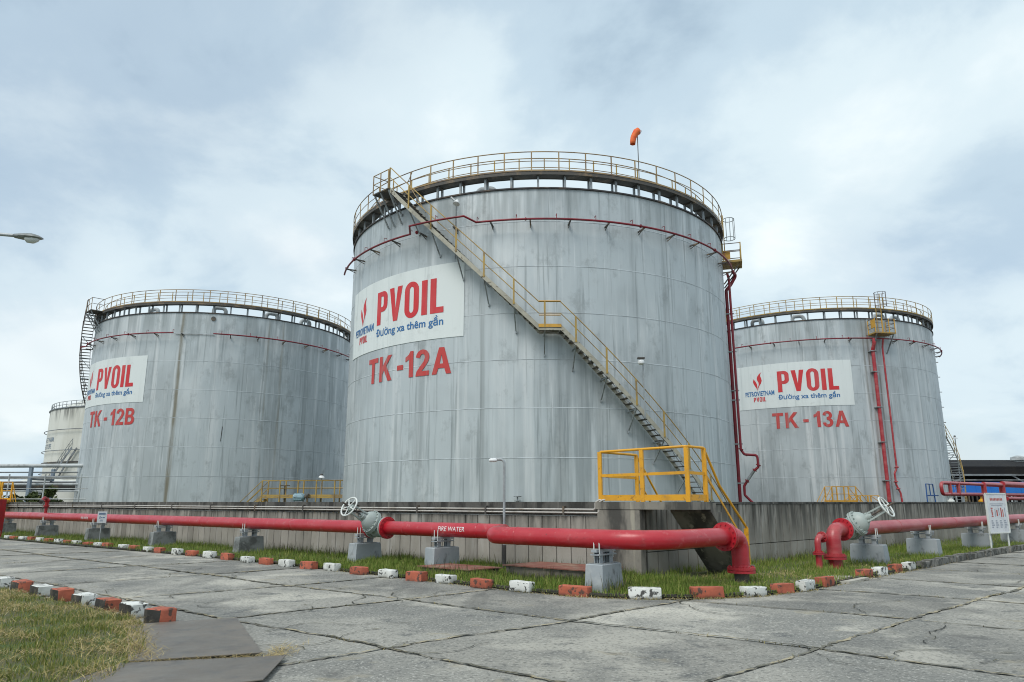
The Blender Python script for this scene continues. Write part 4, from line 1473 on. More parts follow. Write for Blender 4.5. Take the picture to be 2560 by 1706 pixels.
# ------------------------------------------------------------------ gate valves
def gate_valve(c, axis, lean, label, wheel_r=.27):
    """axis = pipe direction, lean = horizontal direction the stem leans to"""
    c = Vector(c)
    e = c.copy()
    e.z = 0
    gv = empty('gate_valve', e, label, 'valve', 'grey gate valves on the red pipes')
    sd_ = (Vector(lean) * .95 + Z3 * .545).normalized()
    ax = Vector(axis).normalized()
    q = MB()
    q.lathe([(.20, -.27), (.22, -.20), (.25, -.1), (.26, 0), (.25, .1), (.22, .20), (.20, .27)], c, ax, 28)
    q.build('body', M['valve'], gv, 50, e)
    for s_ in (-1, 1):
        flange('body_flange', c + ax * (.27 * s_), ax, gv, M['valve'], e, .285, .045, 12)
    # neck + bonnet (oval, long across the pipe axis)
    side = sd_.cross(ax).normalized()

    def oval(t0, ra, rb, n=28):
        return [c + sd_ * t0 + ax * (ra * math.cos(2 * math.pi * k / n)) + side * (rb * math.sin(2 * math.pi * k / n)) for k in range(n)]

    def loft(rings, name, mat):
        q = MB()
        n = len(rings[0])
        for r_ in rings: q.v += [tuple(p_) for p_ in r_]
        for i in range(len(rings) - 1):
            for k in range(n):
                k2 = (k + 1) % n
                q.f.append((i * n + k, i * n + k2, (i + 1) * n + k2, (i + 1) * n + k))
        q.f.append(tuple(reversed(range(n))))
        q.f.append(tuple((len(rings) - 1) * n + k for k in range(n)))
        return q.build(name, mat, gv, 40, e)
    loft([oval(0, .19, .24), oval(.20, .18, .25), oval(.24, .20, .27)], 'neck', M['valve'])
    bf = loft([oval(.24, .255, .325), oval(.285, .255, .325)], 'bonnet_flange', M['valve'])
    bf2 = loft([oval(.295, .255, .325), oval(.34, .255, .325)], 'bonnet_flange', M['valve'])
    q = MB()
    for k in range(16):
        a = 2 * math.pi * k / 16
        p_ = c + ax * (.23 * math.cos(a)) + side * (.30 * math.sin(a))
        q.tube([p_ + sd_ * .21, p_ + sd_ * .38], .016, 6)
    q.build('bolts', M['valve'], bf2, 0, e)
    loft([oval(.34, .20, .27), oval(.42, .195, .26), oval(.50, .165, .21), oval(.56, .12, .14), oval(.59, .06, .07)], 'bonnet', M['valve'])
    q = MB()
    q.lathe([(.085, .56), (.085, .66), (.06, .67), (.055, .72)], c, sd_, 16)
    q.build('gland', M['valve'], gv, 40, e)
    yk = MB()
    for s_ in (-1, 1):
        yk.bar(c + sd_ * .56 + (side * .10 + ax * .05) * s_, c + sd_ * 1.06 + (side * .085 + ax * .04) * s_, .042, .042, side)
        yk.lathe([(.035, 0), (.035, .05)], c + sd_ * .57 + (side * .10 + ax * .05) * s_, sd_, 10)
    yk.lathe([(.095, 1.04), (.095, 1.10), (.06, 1.12)], c, sd_, 16)
    yk.build('yoke', M['valve'], gv, 30, e)
    q = MB()
    q.tube([c + sd_ * .6, c + sd_ * 1.08], .022, 8)
    q.tube([c + sd_ * 1.08, c + sd_ * 1.38], .024, 8)
    q.build('stem', M['rim'], gv, 40, e)
    wc = c + sd_ * 1.14
    q = MB()
    q.tube([wc + ax * (wheel_r * math.cos(a)) + side * (wheel_r * math.sin(a)) for a in [2 * math.pi * k / 32 for k in range(32)]], .022, 8, closed=True)
    q.lathe([(.055, -.03), (.055, .035)], wc, sd_, 14)
    for k in range(5):
        a = 2 * math.pi * k / 5 + .3
        q.tube([wc, wc + ax * (wheel_r * math.cos(a)) + side * (wheel_r * math.sin(a))], .015, 6)
    q.build('handwheel', M['wheel_white'], gv, 40, e)
    return gv


gate_valve(S(7.32, -1.08, PZ), U, -V, 'grey gate valve with white handwheel leaning left, on the left red pipe')
flange('flange', S(6.98, -1.08, PZ), U, pipeL, M['pipe_red'], e0, .295, .05)
flange('flange', S(7.66, -1.08, PZ), U, pipeL, M['pipe_red'], e0, .295, .05)
gate_valve(S(-2.14, 5.96, PZ), V, -U, 'grey gate valve with white handwheel leaning right, on the right red pipe')


# ------------------------------------------------------------------ pipe supports
def make_support(c, along, label, mat, h=.54, ln=.86, wd=.32, group='concrete pipe supports'):
    """c on the ground under the pipe; along = pipe direction"""
    ps = empty('pipe_support', c, label, 'pipe support', group)
    X = Vector(along).normalized()
    Y = Vector((-X.y, X.x, 0))
    rn = random.Random(int(c.x * 100) % 1000)
    q = MB()
    hw, hl = wd / 2, ln / 2
    j = lambda: rn.uniform(-.012, .012)
    b = [c + X * (sx * (hw + .03) + j()) + Y * (sy * (hl + .03) + j()) + Z3 * -.03 for sx, sy in ((-1, -1), (1, -1), (1, 1), (-1, 1))]
    t = [c + X * (sx * hw + j()) + Y * (sy * hl + j()) + Z3 * (h - .015) for sx, sy in ((-1, -1), (1, -1), (1, 1), (-1, 1))]
    t2 = [p_.lerp(c + Z3 * (h - .015), .05) + Z3 * .015 for p_ in t]
    q.v = [tuple(p_) for p_ in b + t + t2]
    for i in range(4):
        k = (i + 1) % 4
        q.f += [(i, k, 4 + k, 4 + i), (4 + i, 4 + k, 8 + k, 8 + i)]
    q.f.append((8, 9, 10, 11))
    q.build('block', mat, ps, 0, c)
    q = MB()
    q.box(c + Z3 * (h + .008), (.26, .62, .012), (X, Y, Z3))
    q.build('base_plate', M['steel'], ps, 0, c)
    bot = PZ - PR
    for s_ in (-1, 1):
        q = MB()
        p_ = c + Y * (.17 * s_)
        zc_, hh = (h + bot - .05) / 2, (bot - .05 - h)
        q.box(p_ + Z3 * zc_, (.012, .12, hh), (X, Y, Z3))
        q.box(p_ + X * .055 + Z3 * zc_, (.012, .12, hh), (X, Y, Z3))
        q.box(p_ - X * .055 + Z3 * zc_, (.012, .12, hh), (X, Y, Z3))
        q.build('stub_column', M['pedestal'], ps, 0, c)
    q = MB()
    q.box(c + Z3 * (bot - .03), (.12, .66, .05), (X, Y, Z3))
    q.box(c + Z3 * (bot - .10), (.20, .60, .025), (X, Y, Z3))
    q.build('saddle_beam', M['pedestal'], ps, 0, c)
    for s_ in (-1, 1):
        for x in (-.06, .06):
            q = MB()
            q.tube([c + Y * (.235 * s_) + X * x + Z3 * (bot - .16), c + Y * (.235 * s_) + X * x + Z3 * (bot + .17)], .012, 6)
            q.build('rod', M['wheel_white'], ps, 40, c)
    return ps


sup_l = [(4.86, 'grey painted concrete support under the FIRE WATER lettering', 'pedestal'), (7.9, 'grey painted concrete support just left of the left gate valve', 'pedestal'),
         (13.85, 'weathered pipe support left of the one beside the valve, nearest unpainted one', 'pedestal_old'), (19.93, 'weathered pipe support midway between sign post and valve', 'pedestal_old'),
         (25.95, 'weathered pipe support right behind the small white sign post', 'pedestal_old'), (31.9, 'weathered pipe support with red paint stain below the red hydrant', 'pedestal_old'),
         (37.9, 'weathered pipe support farthest left beside the red cabinet', 'pedestal_old')]
for a, lb, mk in sup_l:
    make_support(S(a, -1.08), U, lb, M[mk])
make_support(S(-1.02, -2.5), U, 'pale grey pedestal under the bend of the near red pipe, beside the kerb', M['pedestal'], .52, .66, .36)
sup_r = [(7.26, 'grey support block right beside the right gate valve'), (11.6, 'second grey support block along the right red pipe'),
         (17.3, 'third grey support block along the right pipe, left of the tall notice board'), (22.6, 'far grey support block behind the tall notice board')]
for b, lb in sup_r:
    make_support(S(-2.14, b), V, lb, M['pedestal'])

# ------------------------------------------------------------------ hydrant on the left pipe
e = S(32.4, -1.08)
hy = empty('hydrant', e, 'red fire hydrant standing on the far left red pipe', 'hydrant')
q = MB()
q.tube([S(32.4, -1.08, PZ), S(32.4, -1.08, 1.42)], .07, 12)
q.build('riser', M['cabinet_red'], hy, 40, e)
q = MB()
q.lathe([(.14, 0), (.14, .035), (.1, .04), (.1, .06), (.14, .065), (.14, .10), (.08, .11), (.09, .26), (.13, .30), (.13, .34), (.07, .40), (.03, .46)], S(32.4, -1.08, 1.40), (0, 0, 1), 16)
q.build('bonnet', M['cabinet_red'], hy, 40, e)
q = MB()
q.tube(fillet([S(32.4, -1.08, 1.75), S(32.1, -1.3, 1.86), S(31.85, -1.5, 1.68)], .12, 5), .075, 12)
q.build('outlet', M['cabinet_red'], hy, 40, e)
q = MB()
q.lathe([(.095, 0), (.095, .09)], S(31.87, -1.48, 1.70), S(31.85, -1.5, 1.68) - S(32.1, -1.3, 1.86), 14)
q.build('outlet_cap', M['steel_dark'], hy, 40, e)


# ------------------------------------------------------------------ conduits on the left wall
e = S(20, -.02)
cd = empty('conduit_run', e, 'pair of thin pale conduits clipped along the left wall top', 'conduit')
for dz, a_end, dr in ((1.50, 1.00, 0.0), (1.425, .90, .0)):
    q = MB()
    q.tube(fillet([S(61, -.07, dz - .05), S(30, -.07, dz), S(a_end, -.07, dz - .02), S(a_end, -.07, 1.64), S(a_end - .12, -.07, 1.70), S(a_end - .3, .05, 1.70)], .06, 4), .021, 8)
    q.build('conduit', M['conduit'], cd, 50, e)
for a in (1.9, 4.4, 7.0, 9.7, 12.5, 15.4, 18.5, 21.6, 25, 28.5, 32, 36, 40):
    q = MB()
    q.box(S(a, -.06, 1.45), (.05, .09, .22), (U, NV, Z3))
    q.build('clip', M['steel_dark'], cd, 0, e)

# ------------------------------------------------------------------ lamp post by the wall
e = S(3.35, -.52)
lpost = empty('lamp_post', e, 'thin grey lamp post with short hooked arm in front of the left wall', 'lamp post')
q = MB()
q.tube([e, e + Z3 * .62], .055, 12)
q.build('pole_sleeve', M['steel_dark'], lpost, 40, e)
q = MB()
q.tube(fillet([e + Z3 * .6, e + Z3 * 2.70, e + Vector((-.30, .02, 2.70))], .1, 6), .034, 10)
q.build('pole', M['pole'], lpost, 50, e)
q = MB()
q.lathe([(.03, 0), (.05, .04), (.05, .16), (.03, .2)], e + Vector((-.18, .01, 2.685)), (-1, .07, -.03), 12)
q.build('lamp_head', M['lamp_white'], lpost, 40, e)

# ------------------------------------------------------------------ pits with red covers
for (a0, a1, b0, b1, h, lb) in ((2.75, 4.35, -2.2, -1.30, .17, 'low concrete pit with red-brown steel cover, left one beside the lamp post'), (.2, 2.35, -1.5, -.35, .26, 'low concrete pit with red-brown steel cover below the pipe offset, right one')):
    e = S((a0 + a1) / 2, (b0 + b1) / 2)
    pt = empty('valve_pit', e, lb, 'pit', 'covered pits in the verge')
    q = MB()
    q.extrude([S(a0, b0, -.02), S(a1, b0, -.02), S(a1, b1, -.02), S(a0, b1, -.02)], (0, 0, h))
    q.build('rim', M['pit_rim'], pt, 0, e)
    nn = 2
    for k in range(nn):
        x0, x1 = a0 + (a1 - a0) * k / nn - (.06 if k == 0 else -.008), a0 + (a1 - a0) * (k + 1) / nn + (.06 if k == nn - 1 else -.008)
        q = MB()
        q.extrude([S(x0, b0 - .05, h - .016), S(x1, b0 - .05, h - .016), S(x1, b1 + .05, h - .016), S(x0, b1 + .05, h - .016)], (0, 0, .022))
        q.build('cover_plate', M['pit_cover'], pt, 0, e)
# rusty junction frame beside right pit
e = S(.1, -1.0)
jf = empty('rusty_stand', e, 'dark rusty steel stand behind the near grey pedestal', 'stand')
q = MB()
q.box(S(.15, -.95, .45), (.07, .07, .9), (U, NV, Z3))
q.build('upright', M['kerb_dark'], jf, 0, e)
q = MB()
q.box(S(.15, -1.0, .86), (.6, .3, .03), (U, NV, Z3))
q.build('top_plate', M['pit_cover'], jf, 0, e)


# ================================================================== kerb blocks
def kerb_mesh(l, d, h, seed, mat, mat_back=None):
    r_ = random.Random(seed)
    bm = bmesh.new()
    bmesh.ops.create_cube(bm, size=1)
    for v_ in bm.verts:
        v_.co.x *= l
        v_.co.y *= d
        v_.co.z = (v_.co.z + .5) * h
    bmesh.ops.bevel(bm, geom=bm.edges[:], offset=.018, segments=2, affect='EDGES', profile=.6)
    for v_ in bm.verts:
        v_.co += Vector((r_.uniform(-1, 1), r_.uniform(-1, 1), r_.uniform(-1, 1) if v_.co.z > .02 else 0)) * .007
    me = bpy.data.meshes.new('kerb_block')
    bm.to_mesh(me)
    bm.free()
    me.materials.append(mat)
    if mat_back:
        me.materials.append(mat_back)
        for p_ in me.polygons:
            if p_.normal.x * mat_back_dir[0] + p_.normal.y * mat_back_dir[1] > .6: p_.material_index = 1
    me.shade_smooth()
    me.set_sharp_from_angle(angle=R(40))
    return me


mat_back_dir = (-1, 0)
kb = {}
for c_ in ('red', 'white', 'bare'):
    kb[c_] = [kerb_mesh(.47, .20, .19, i + 5, M['kerb_' + c_]) for i in range(4)]
    kb[c_ + '_long'] = [kerb_mesh(.57, .20, .19, i + 15, M['kerb_' + c_]) for i in range(3)]

row = [(-22.83, 33.72), (-22.3, 33.3), (-21.52, 32.75), (-20.74, 32.15), (-19.98, 31.5), (-19.3, 31.0), (-18.47, 30.35), (-17.83, 29.9), (-17.2, 29.4), (-16.32, 28.65), (-15.54, 28.0), (-14.99, 27.6), (-13.98, 26.8), (-13.32, 26.25), (-12.43, 25.45),
       (-11.78, 24.9), (-10.82, 24.05), (-10.08, 23.45), (-9.2, 22.65), (-8.4, 21.95), (-7.47, 21.0), (-6.74, 20.35), (-5.96, 19.65), (-5.21, 19.05), (-4.51, 18.55), (-3.65, 17.6), (-2.84, 16.85), (-2.11, 16.2), (-1.45, 15.75), (-.67, 14.9), (.13, 14.28), (1.1, 13.62), (2.32, 13.25), (3.45, 13.33), (4.38, 13.58), (5.1, 14.08)]
ordn = ['nearest', 'second', 'third', 'fourth', 'fifth', 'sixth', 'seventh', 'eighth', 'ninth', 'tenth', 'eleventh', 'twelfth', 'thirteenth', 'fourteenth', 'fifteenth', 'sixteenth', 'seventeenth', 'eighteenth', 'nineteenth', 'twentieth', 'twenty-first', 'twenty-second', 'twenty-third', 'twenty-fourth']
rnd = random.Random(21)
nrow = len(row)
cnt = {'red': 0, 'white': 0}
corner_lab = {31: 'long red kerb block in front of the pale pedestal under the near pipe', 32: 'long white kerb block below the middle of the red pipe bend', 33: 'long red kerb block in front of the pipe elbow at the verge corner',
              34: 'white black-flaked kerb block just right of the verge corner', 35: 'red kerb block second right of the verge corner'}
for idx in range(nrow - 1, -1, -1):
    x, y = row[idx]
    col = 'white' if (nrow - 1 - idx) % 2 else 'red'
    nx = row[min(idx + 1, nrow - 1)]
    pv = row[max(idx - 1, 0)]
    ang = math.atan2(nx[1] - pv[1], nx[0] - pv[0])
    near = idx >= 30
    if idx in (32, 33): ang = (ang * .6)
    me = (kb[col + '_long'][idx % 3]) if idx in (31, 32, 33) else kb[col][(idx * 5) % 4]
    nrm = Vector((-math.sin(ang), math.cos(ang), 0))
    o = inst('kerb_block', me, None, Vector((x, y, -.004)) + nrm * .10 + Vector((0, 0, 0)), (rnd.uniform(-.03, .03), rnd.uniform(-.02, .02), ang + rnd.uniform(-.06, .06)), (1, rnd.uniform(.95, 1.08), rnd.uniform(.84, 1.06)))
    if idx in corner_lab: lb = corner_lab[idx]
    else:
        cnt[col] += 1
        k = cnt[col]
        lb = f'{ordn[k - 1]} {col} kerb block up the left kerb row, counted from the verge corner' if k > 1 else f'{col} kerb block of the left row closest to the verge corner'
    tag(o, lb, 'kerb block', 'painted kerb blocks along the verge')
rowR = [((5.69, 14.5), 'white', 'white kerb block just left of the pale concrete patch'), ((6.34, 15.15), 'red', 'red kerb block standing at the pale concrete patch'), ((7.93, 16.85), 'red', 'red kerb block just right of the pale concrete patch'),
        ((8.53, 17.35), 'white', 'white kerb block second right of the pale concrete patch'), ((9.30, 18.15), 'red', 'last red kerb block up the right verge'), ((9.95, 18.75), 'white', 'last white kerb block up the right verge, before the bare ones')]
for i, (p_, col, lb) in enumerate(rowR):
    o = inst('kerb_block', kb[col][i % 4], None, (p_[0], p_[1], -.004), (rnd.uniform(-.03, .03), rnd.uniform(-.02, .02), ANG_V + rnd.uniform(-.06, .06)))
    o.location += Vector((-math.sin(ANG_V), math.cos(ANG_V), 0)) * .08
    tag(o, lb, 'kerb block', 'painted kerb blocks along the verge')
p0 = Vector((10.65, 19.42, 0))
for i in range(24):
    c = p0 + V * (.475 * i + rnd.uniform(-.02, .02))
    c = c + Vector((-V.y, V.x, 0)) * (.08 + rnd.uniform(-.03, .03))
    o = inst('kerb_block', kb['bare'][(i * 3) % 4], None, (c.x, c.y, -.01 + rnd.uniform(-.02, .01)), (rnd.uniform(-.04, .04), rnd.uniform(-.05, .05), ANG_V + rnd.uniform(-.08, .08)))
    tag(o, ('nearest bare mossy kerb block of the right verge, touching the last white one' if i == 0 else f'{ordn[i]} bare mossy kerb block up the right verge, counted from the white one'), 'kerb block', 'bare kerb blocks along the right verge')

# lower-left row of blocks (dark toward the lawn)
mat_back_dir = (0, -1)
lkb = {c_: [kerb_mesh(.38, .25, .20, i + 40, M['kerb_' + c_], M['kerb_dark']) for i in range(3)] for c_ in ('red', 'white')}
lc0 = Vector((-4.93, 10.72, 0))
lab_ll = ['orange-red kerb block beside the steel plate, last of the lower left row', 'clean white kerb block second from the steel plate in the lower left row', 'red kerb block third from the steel plate in the lower left row',
          'white kerb block fourth from the steel plate in the lower left row', 'red kerb block fifth from the steel plate in the lower left row', 'white kerb block sixth from the steel plate in the lower left row', 'red kerb block at the left edge of the lower left row', 'white kerb block cut by the left picture edge in the lower left row']
for i in range(8):
    col = 'red' if i % 2 == 0 else 'white'
    c = lc0 + U * (.84 * i + .015 * i * i)
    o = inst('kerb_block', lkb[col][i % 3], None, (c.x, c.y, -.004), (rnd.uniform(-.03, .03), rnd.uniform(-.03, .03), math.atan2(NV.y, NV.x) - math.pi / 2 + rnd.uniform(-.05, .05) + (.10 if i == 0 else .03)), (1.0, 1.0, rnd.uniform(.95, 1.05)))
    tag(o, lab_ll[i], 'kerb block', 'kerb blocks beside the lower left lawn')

# ------------------------------------------------------------------ steel cover plates
for pts, lb in (([(-5.15, 10.25), (-3.9, 10.85), (-2.72, 8.42), (-3.95, 7.98)], 'brown steel plate lying on the road beside the lawn, upper one'),
                ([(-3.98, 7.90), (-2.42, 8.28), (-2.3, 7.2), (-4.1, 6.1)], 'brown steel plate cut by the bottom edge, nearest one')):
    c = Vector((sum(p_[0] for p_ in pts) / 4, sum(p_[1] for p_ in pts) / 4, 0))
    q = MB()
    q.prism([(p_[0] - c.x, p_[1] - c.y) for p_ in pts], .042, .054)
    o = q.build('steel_plate', M['plate'], None, 0)
    o.location = c
    if 'nearest' in lb: o.location.z = -.002
    bv = o.modifiers.new('bevel', 'BEVEL')
    bv.width = .003
    tag(o, lb, 'steel plate', 'steel cover plates')
# pale concrete patch at the right kerb
q = MB()
pp = [(6.45, 15.75), (6.95, 15.62), (7.75, 16.42), (7.55, 16.85), (7.1, 16.95), (6.6, 16.45)]
q.prism(pp, -.01, .05)
tag(q.build('concrete_patch', layered('patch_concrete', (.46, .44, .38), [dict(col=(.3, .28, .23), sc=3, lo=.45, hi=.65)], .9), None, 0), 'pale concrete patch filling the gap in the right kerb row', 'concrete patch')


# ================================================================== signs and cabinets
def strips(q, o_, X, Y, rects, n):
    for x0, x1, y0, y1 in rects:
        a = o_ + X * x0 + Y * y0 + n
        q.quad(a, a + X * (x1 - x0), a + X * (x1 - x0) + Y * (y1 - y0), a + Y * (y1 - y0))


e = Vector((-16.95, 30.75, 0))
sg = empty('warning_sign', e, 'small white notice on a thin post in front of the left pipe', 'sign')
q = MB()
q.tube([e, e + Z3 * 1.25], .018, 8)
q.build('post', M['pole'], sg, 40, e)
X = Vector((.88, .48, 0)).normalized()
N_ = Vector((X.y, -X.x, 0))
q = MB()
q.box(e + N_ * .03 + Z3 * 1.04, (.34, .015, .46), (X, N_, Z3))
bd = q.build('board', M['sign_white'], sg, 0, e)
q = MB()
base = e + N_ * .0395 - X * .17 + Z3 * .81
rs = [(.05 + .034 * k, .05 + .034 * k + .024, .33, .40) for k in range(7)] + [(.08, .11, .17, .27), (.14, .18, .20, .23), (.20, .27, .20, .23), (.10, .21, .07, .09), (.11, .2, .11, .125)]
strips(q, base, X, Z3, rs, N_ * .002)
q.build('print', M['sign_blue'], bd, 0, e, fix=False)

e = Vector((16.35, 25.6, 0))
sg = empty('notice_board', e, 'tall white safety notice board with leaning frame on two legs, at the right verge', 'sign')
X = (V * .9 - U * .35).normalized()
N_ = Vector((X.y, -X.x, 0))
lean = (Z3 + V * .02).normalized()
for s_ in (.02, .96):
    q = MB()
    q.tube([e + X * s_ - lean * .02, e + X * s_ + lean * 1.92], .03, 8)
    q.build('leg', M['wheel_white'], sg, 40, e)
q = MB()
q.box(e + X * .49 + lean * 1.26 + N_ * .045, (1.06, .03, 1.32), (X, N_, lean))
bd = q.build('board', M['sign_white'], sg, 0, e)
q = MB()
o_ = e - X * .05 + lean * .60 + N_ * .045
for a, b, w, h in ((.54, .02, 1.1, .045), (.54, 1.34, 1.1, .045), (.02, .68, .045, 1.36), (1.06, .68, .045, 1.36)):
    q.box(o_ + X * a + lean * b + N_ * .012, (w, .035, h), (X, N_, lean))
q.build('frame', M['wheel_white'], bd, 0, e)
base = o_ + N_ * .017
q = MB()
rs = [(.22 + .075 * k, .22 + .075 * k + .055, 1.10, 1.18) for k in range(9)]
rs += [(.20, .30, .55, .58), (.20, .30, .82, .86), (.22, .28, .60, .80), (.48, .54, .58, .78), (.70, .76, .55, .86), (.80, .84, .55, .80)]
strips(q, base, X, lean, rs, N_ * .002)
q.build('red_print', M['sign_red'], bd, 0, e, fix=False)
q = MB()
rs = []
for cx in (.16, .38, .60, .82):
    for k in range(4): rs.append((cx, cx + .12 + .03 * ((k * 7) % 3 - 1), .40 - .07 * k, .435 - .07 * k))
rs += [(.18, .9, .98, 1.0), (.25, .8, .92, .94), (.40, .43, .55, .82), (.60, .63, .6, .84), (.92, .95, .55, .86)]
strips(q, base, X, lean, rs, N_ * .002)
q.build('grey_print', M['sign_grey'], bd, 0, e, fix=False)


def cabinet(e, X, w, d, z0, z1, lb):
    cb = empty('hose_cabinet', e, lb, 'hose cabinet', 'red fire hose cabinets')
    Y = Vector((-X.y, X.x, 0))
    q = MB()
    q.box(e + Z3 * (z0 + z1) / 2, (w, d, z1 - z0), (X, Y, Z3))
    q.build('box', M['cabinet_red'], cb, 0, e)
    q = MB()
    q.box(e - Y * (d / 2 + .012) + Z3 * (z0 + z1) / 2, (w - .08, .02, z1 - z0 - .08), (X, Y, Z3))
    q.build('door', M['cabinet_red'], cb, 0, e)
    for sx in (-1, 1):
        for sy in (-1, 1):
            q = MB()
            q.box(e + X * (sx * (w / 2 - .03)) + Y * (sy * (d / 2 - .03)) + Z3 * (z0 / 2 - .02), (.04, .04, z0 + .04), (X, Y, Z3))
            q.build('leg', M['cabinet_red'], cb, 0, e)
    return cb


cabinet(Vector((-24.35, 34.9, 0)), Vector((.95, -.3, 0)).normalized(), .9, .4, .35, 1.78, 'red hose cabinet cut by the left picture edge')
cabinet(Vector((20.35, 28.75, 0)), V, .9, .4, .45, 1.66, 'red hose cabinet cut by the right picture edge')

# ================================================================== lamps
e = Vector((-15.6, 15.0, 0))
sl = empty('street_lamp', e, 'street lamp reaching in from the left edge, grey head with glass bowl', 'street lamp')
q = MB()
q.tube(fillet([e, e + Z3 * 5.4, Vector((-14.6, 15, 6.55)) + Z3 * 1.0 - Z3 * .85, Vector((-10.92, 15, 7.395))], .6, 6), [.09] * 2 + [.065] * 7 + [.04] * 7, 12)
q.v = []
q.f = []
path = fillet([e, e + Z3 * 6.9, Vector((-14.7, 15, 7.72)), Vector((-10.9, 15, 7.365))], .5, 5)
q.tube(path, [.09 - .052 * i / (len(path) - 1) for i in range(len(path))], 12)
q.build('pole', M['pole'], sl, 50, e)
hd = Vector((-10.95, 15, 7.365))
dx = Vector((1, 0, -.10)).normalized()
up = Vector((.10, 0, 1)).normalized()
sy = Vector((0, 1, 0))


def blob(prof, name, mat, parent):
    """prof: (x along, half width, top, bottom)"""
    q = MB()
    n = 12
    for x, w, t, b in prof:
        for k in range(n):
            a = 2 * math.pi * k / n
            cz = math.sin(a)
            q.v.append(tuple(hd + dx * x + sy * (w * math.cos(a)) + up * (t * cz if cz > 0 else b * -cz)))
    for i in range(len(prof) - 1):
        for k in range(n):
            k2 = (k + 1) % n
            q.f.append((i * n + k, i * n + k2, (i + 1) * n + k2, (i + 1) * n + k))
    q.f.append(tuple(reversed(range(n))))
    q.f.append(tuple((len(prof) - 1) * n + k for k in range(n)))
    return q.build(name, mat, parent, 40, e)


lh = blob([(0, .05, .03, -.03), (.03, .07, .045, -.05), (.2, .11, .07, -.07), (.42, .13, .085, -.055), (.55, .10, .06, -.03), (.64, .05, .015, -.015)], 'lamp_head', M['lamp_grey'], sl)
blob([(.26, .07, -.05, -.07), (.32, .10, -.04, -.13), (.45, .10, -.03, -.14), (.55, .06, -.02, -.09), (.58, .03, -.02, -.05)], 'glass_bowl', M['lamp_lens'], lh)

# floodlight mast on the tank A stair
ea = Vector((TA[0], TA[1], 0))
b0 = ea + P(TR + .95, 290.9, 5.1)
fm = empty('floodlight_mast', (b0.x, b0.y, 5.1), 'thin floodlight mast fixed to the diagonal stair of the nearest tank', 'floodlight')
q = MB()
q.tube([b0, b0 + Z3 * 2.45], .025, 8)
q.build('pole', M['steel'], fm, 40, b0)
q = MB()
q.lathe([(.06, .10), (.12, .07), (.15, 0), (.13, -.07), (.07, -.11)], b0 + Vector((-.1, -.1, 2.35)), (0, 0, 1), 14)
q.build('lamp_globe', M['lamp_white'], fm, 40, b0)
q = MB()
q.box(b0 + Vector((-.1, -.1, 2.52)), (.30, .2, .06))
q.build('lamp_cap', M['steel_dark'], fm, 0, b0)

# windsock on tank A
b0 = ea + P(TR + .12, 294.7, 16.3)
ws = empty('windsock', b0, 'orange windsock hanging limp from a thin mast on the nearest tank', 'windsock')
q = MB()
q.tube([b0, b0 + Z3 * 2.45], .02, 8)
q.build('mast', M['steel_dark'], ws, 40, b0)
q = MB()
tp = b0 + Z3 * 2.45
pts = [tp + Vector(p_) for p_ in ((.03, -.05, .05), (-.05, -.08, -.01), (-.14, -.10, -.16), (-.21, -.10, -.32), (-.24, -.10, -.50), (-.25, -.10, -.66))]
n = 14
ringsn = len(pts)
rad = [.17, .165, .15, .14, .13, .12]
q.tube(pts, rad, n, cap=False)
rn = random.Random(5)
q.v = [(a + rn.uniform(-.012, .012), b + rn.uniform(-.012, .012), c_ + rn.uniform(-.01, .01)) for a, b, c_ in q.v]
so = q.build('sock', M['sock'], ws, 50, b0)
sol = so.modifiers.new('thick', 'SOLIDIFY')
sol.thickness = .006
q = MB()
q.tube([tp + Vector((.03, -.05, .05)) + Vector((.17 * math.cos(a), .10 * math.sin(a), .14 * math.sin(a))) for a in [2 * math.pi * k / 16 for k in range(16)]], .012, 5, closed=True)
q.build('hoop', M['steel'], ws, 40, b0)

# lamp mast right of tank C and lamp near tank B
for p_, h_, lb in ((Vector((37.8, 62.0, 0)), 6.9, 'slim lamp mast with dome lamp right of the right tank'), (Vector((-12.75, 49.2, 0)), 3.2, 'white shaded lamp behind the wall between the left and nearest tanks')):
    lm_ = empty('lamp_mast', p_, lb, 'lamp')
    q = MB()
    q.tube([p_, p_ + Z3 * h_], .04, 8)
    q.build('pole', M['steel'], lm_, 40, p_)
    q = MB()
    q.lathe([(.05, .15), (.14, .10), (.21, .0), (.19, -.02)], p_ + Z3 * (h_ + .05), (.15 if h_ < 5 else 0, -.1, 1), 16)
    q.build('lamp_shade', M['lamp_white'], lm_, 40, p_)
    q = MB()
    q.lathe([(.06, .25), (.10, .20), (.07, .13)], p_ + Z3 * (h_ + .05), (0, 0, 1), 14)
    q.build('lamp_cap', M['steel_dark'], lm_, 40, p_)


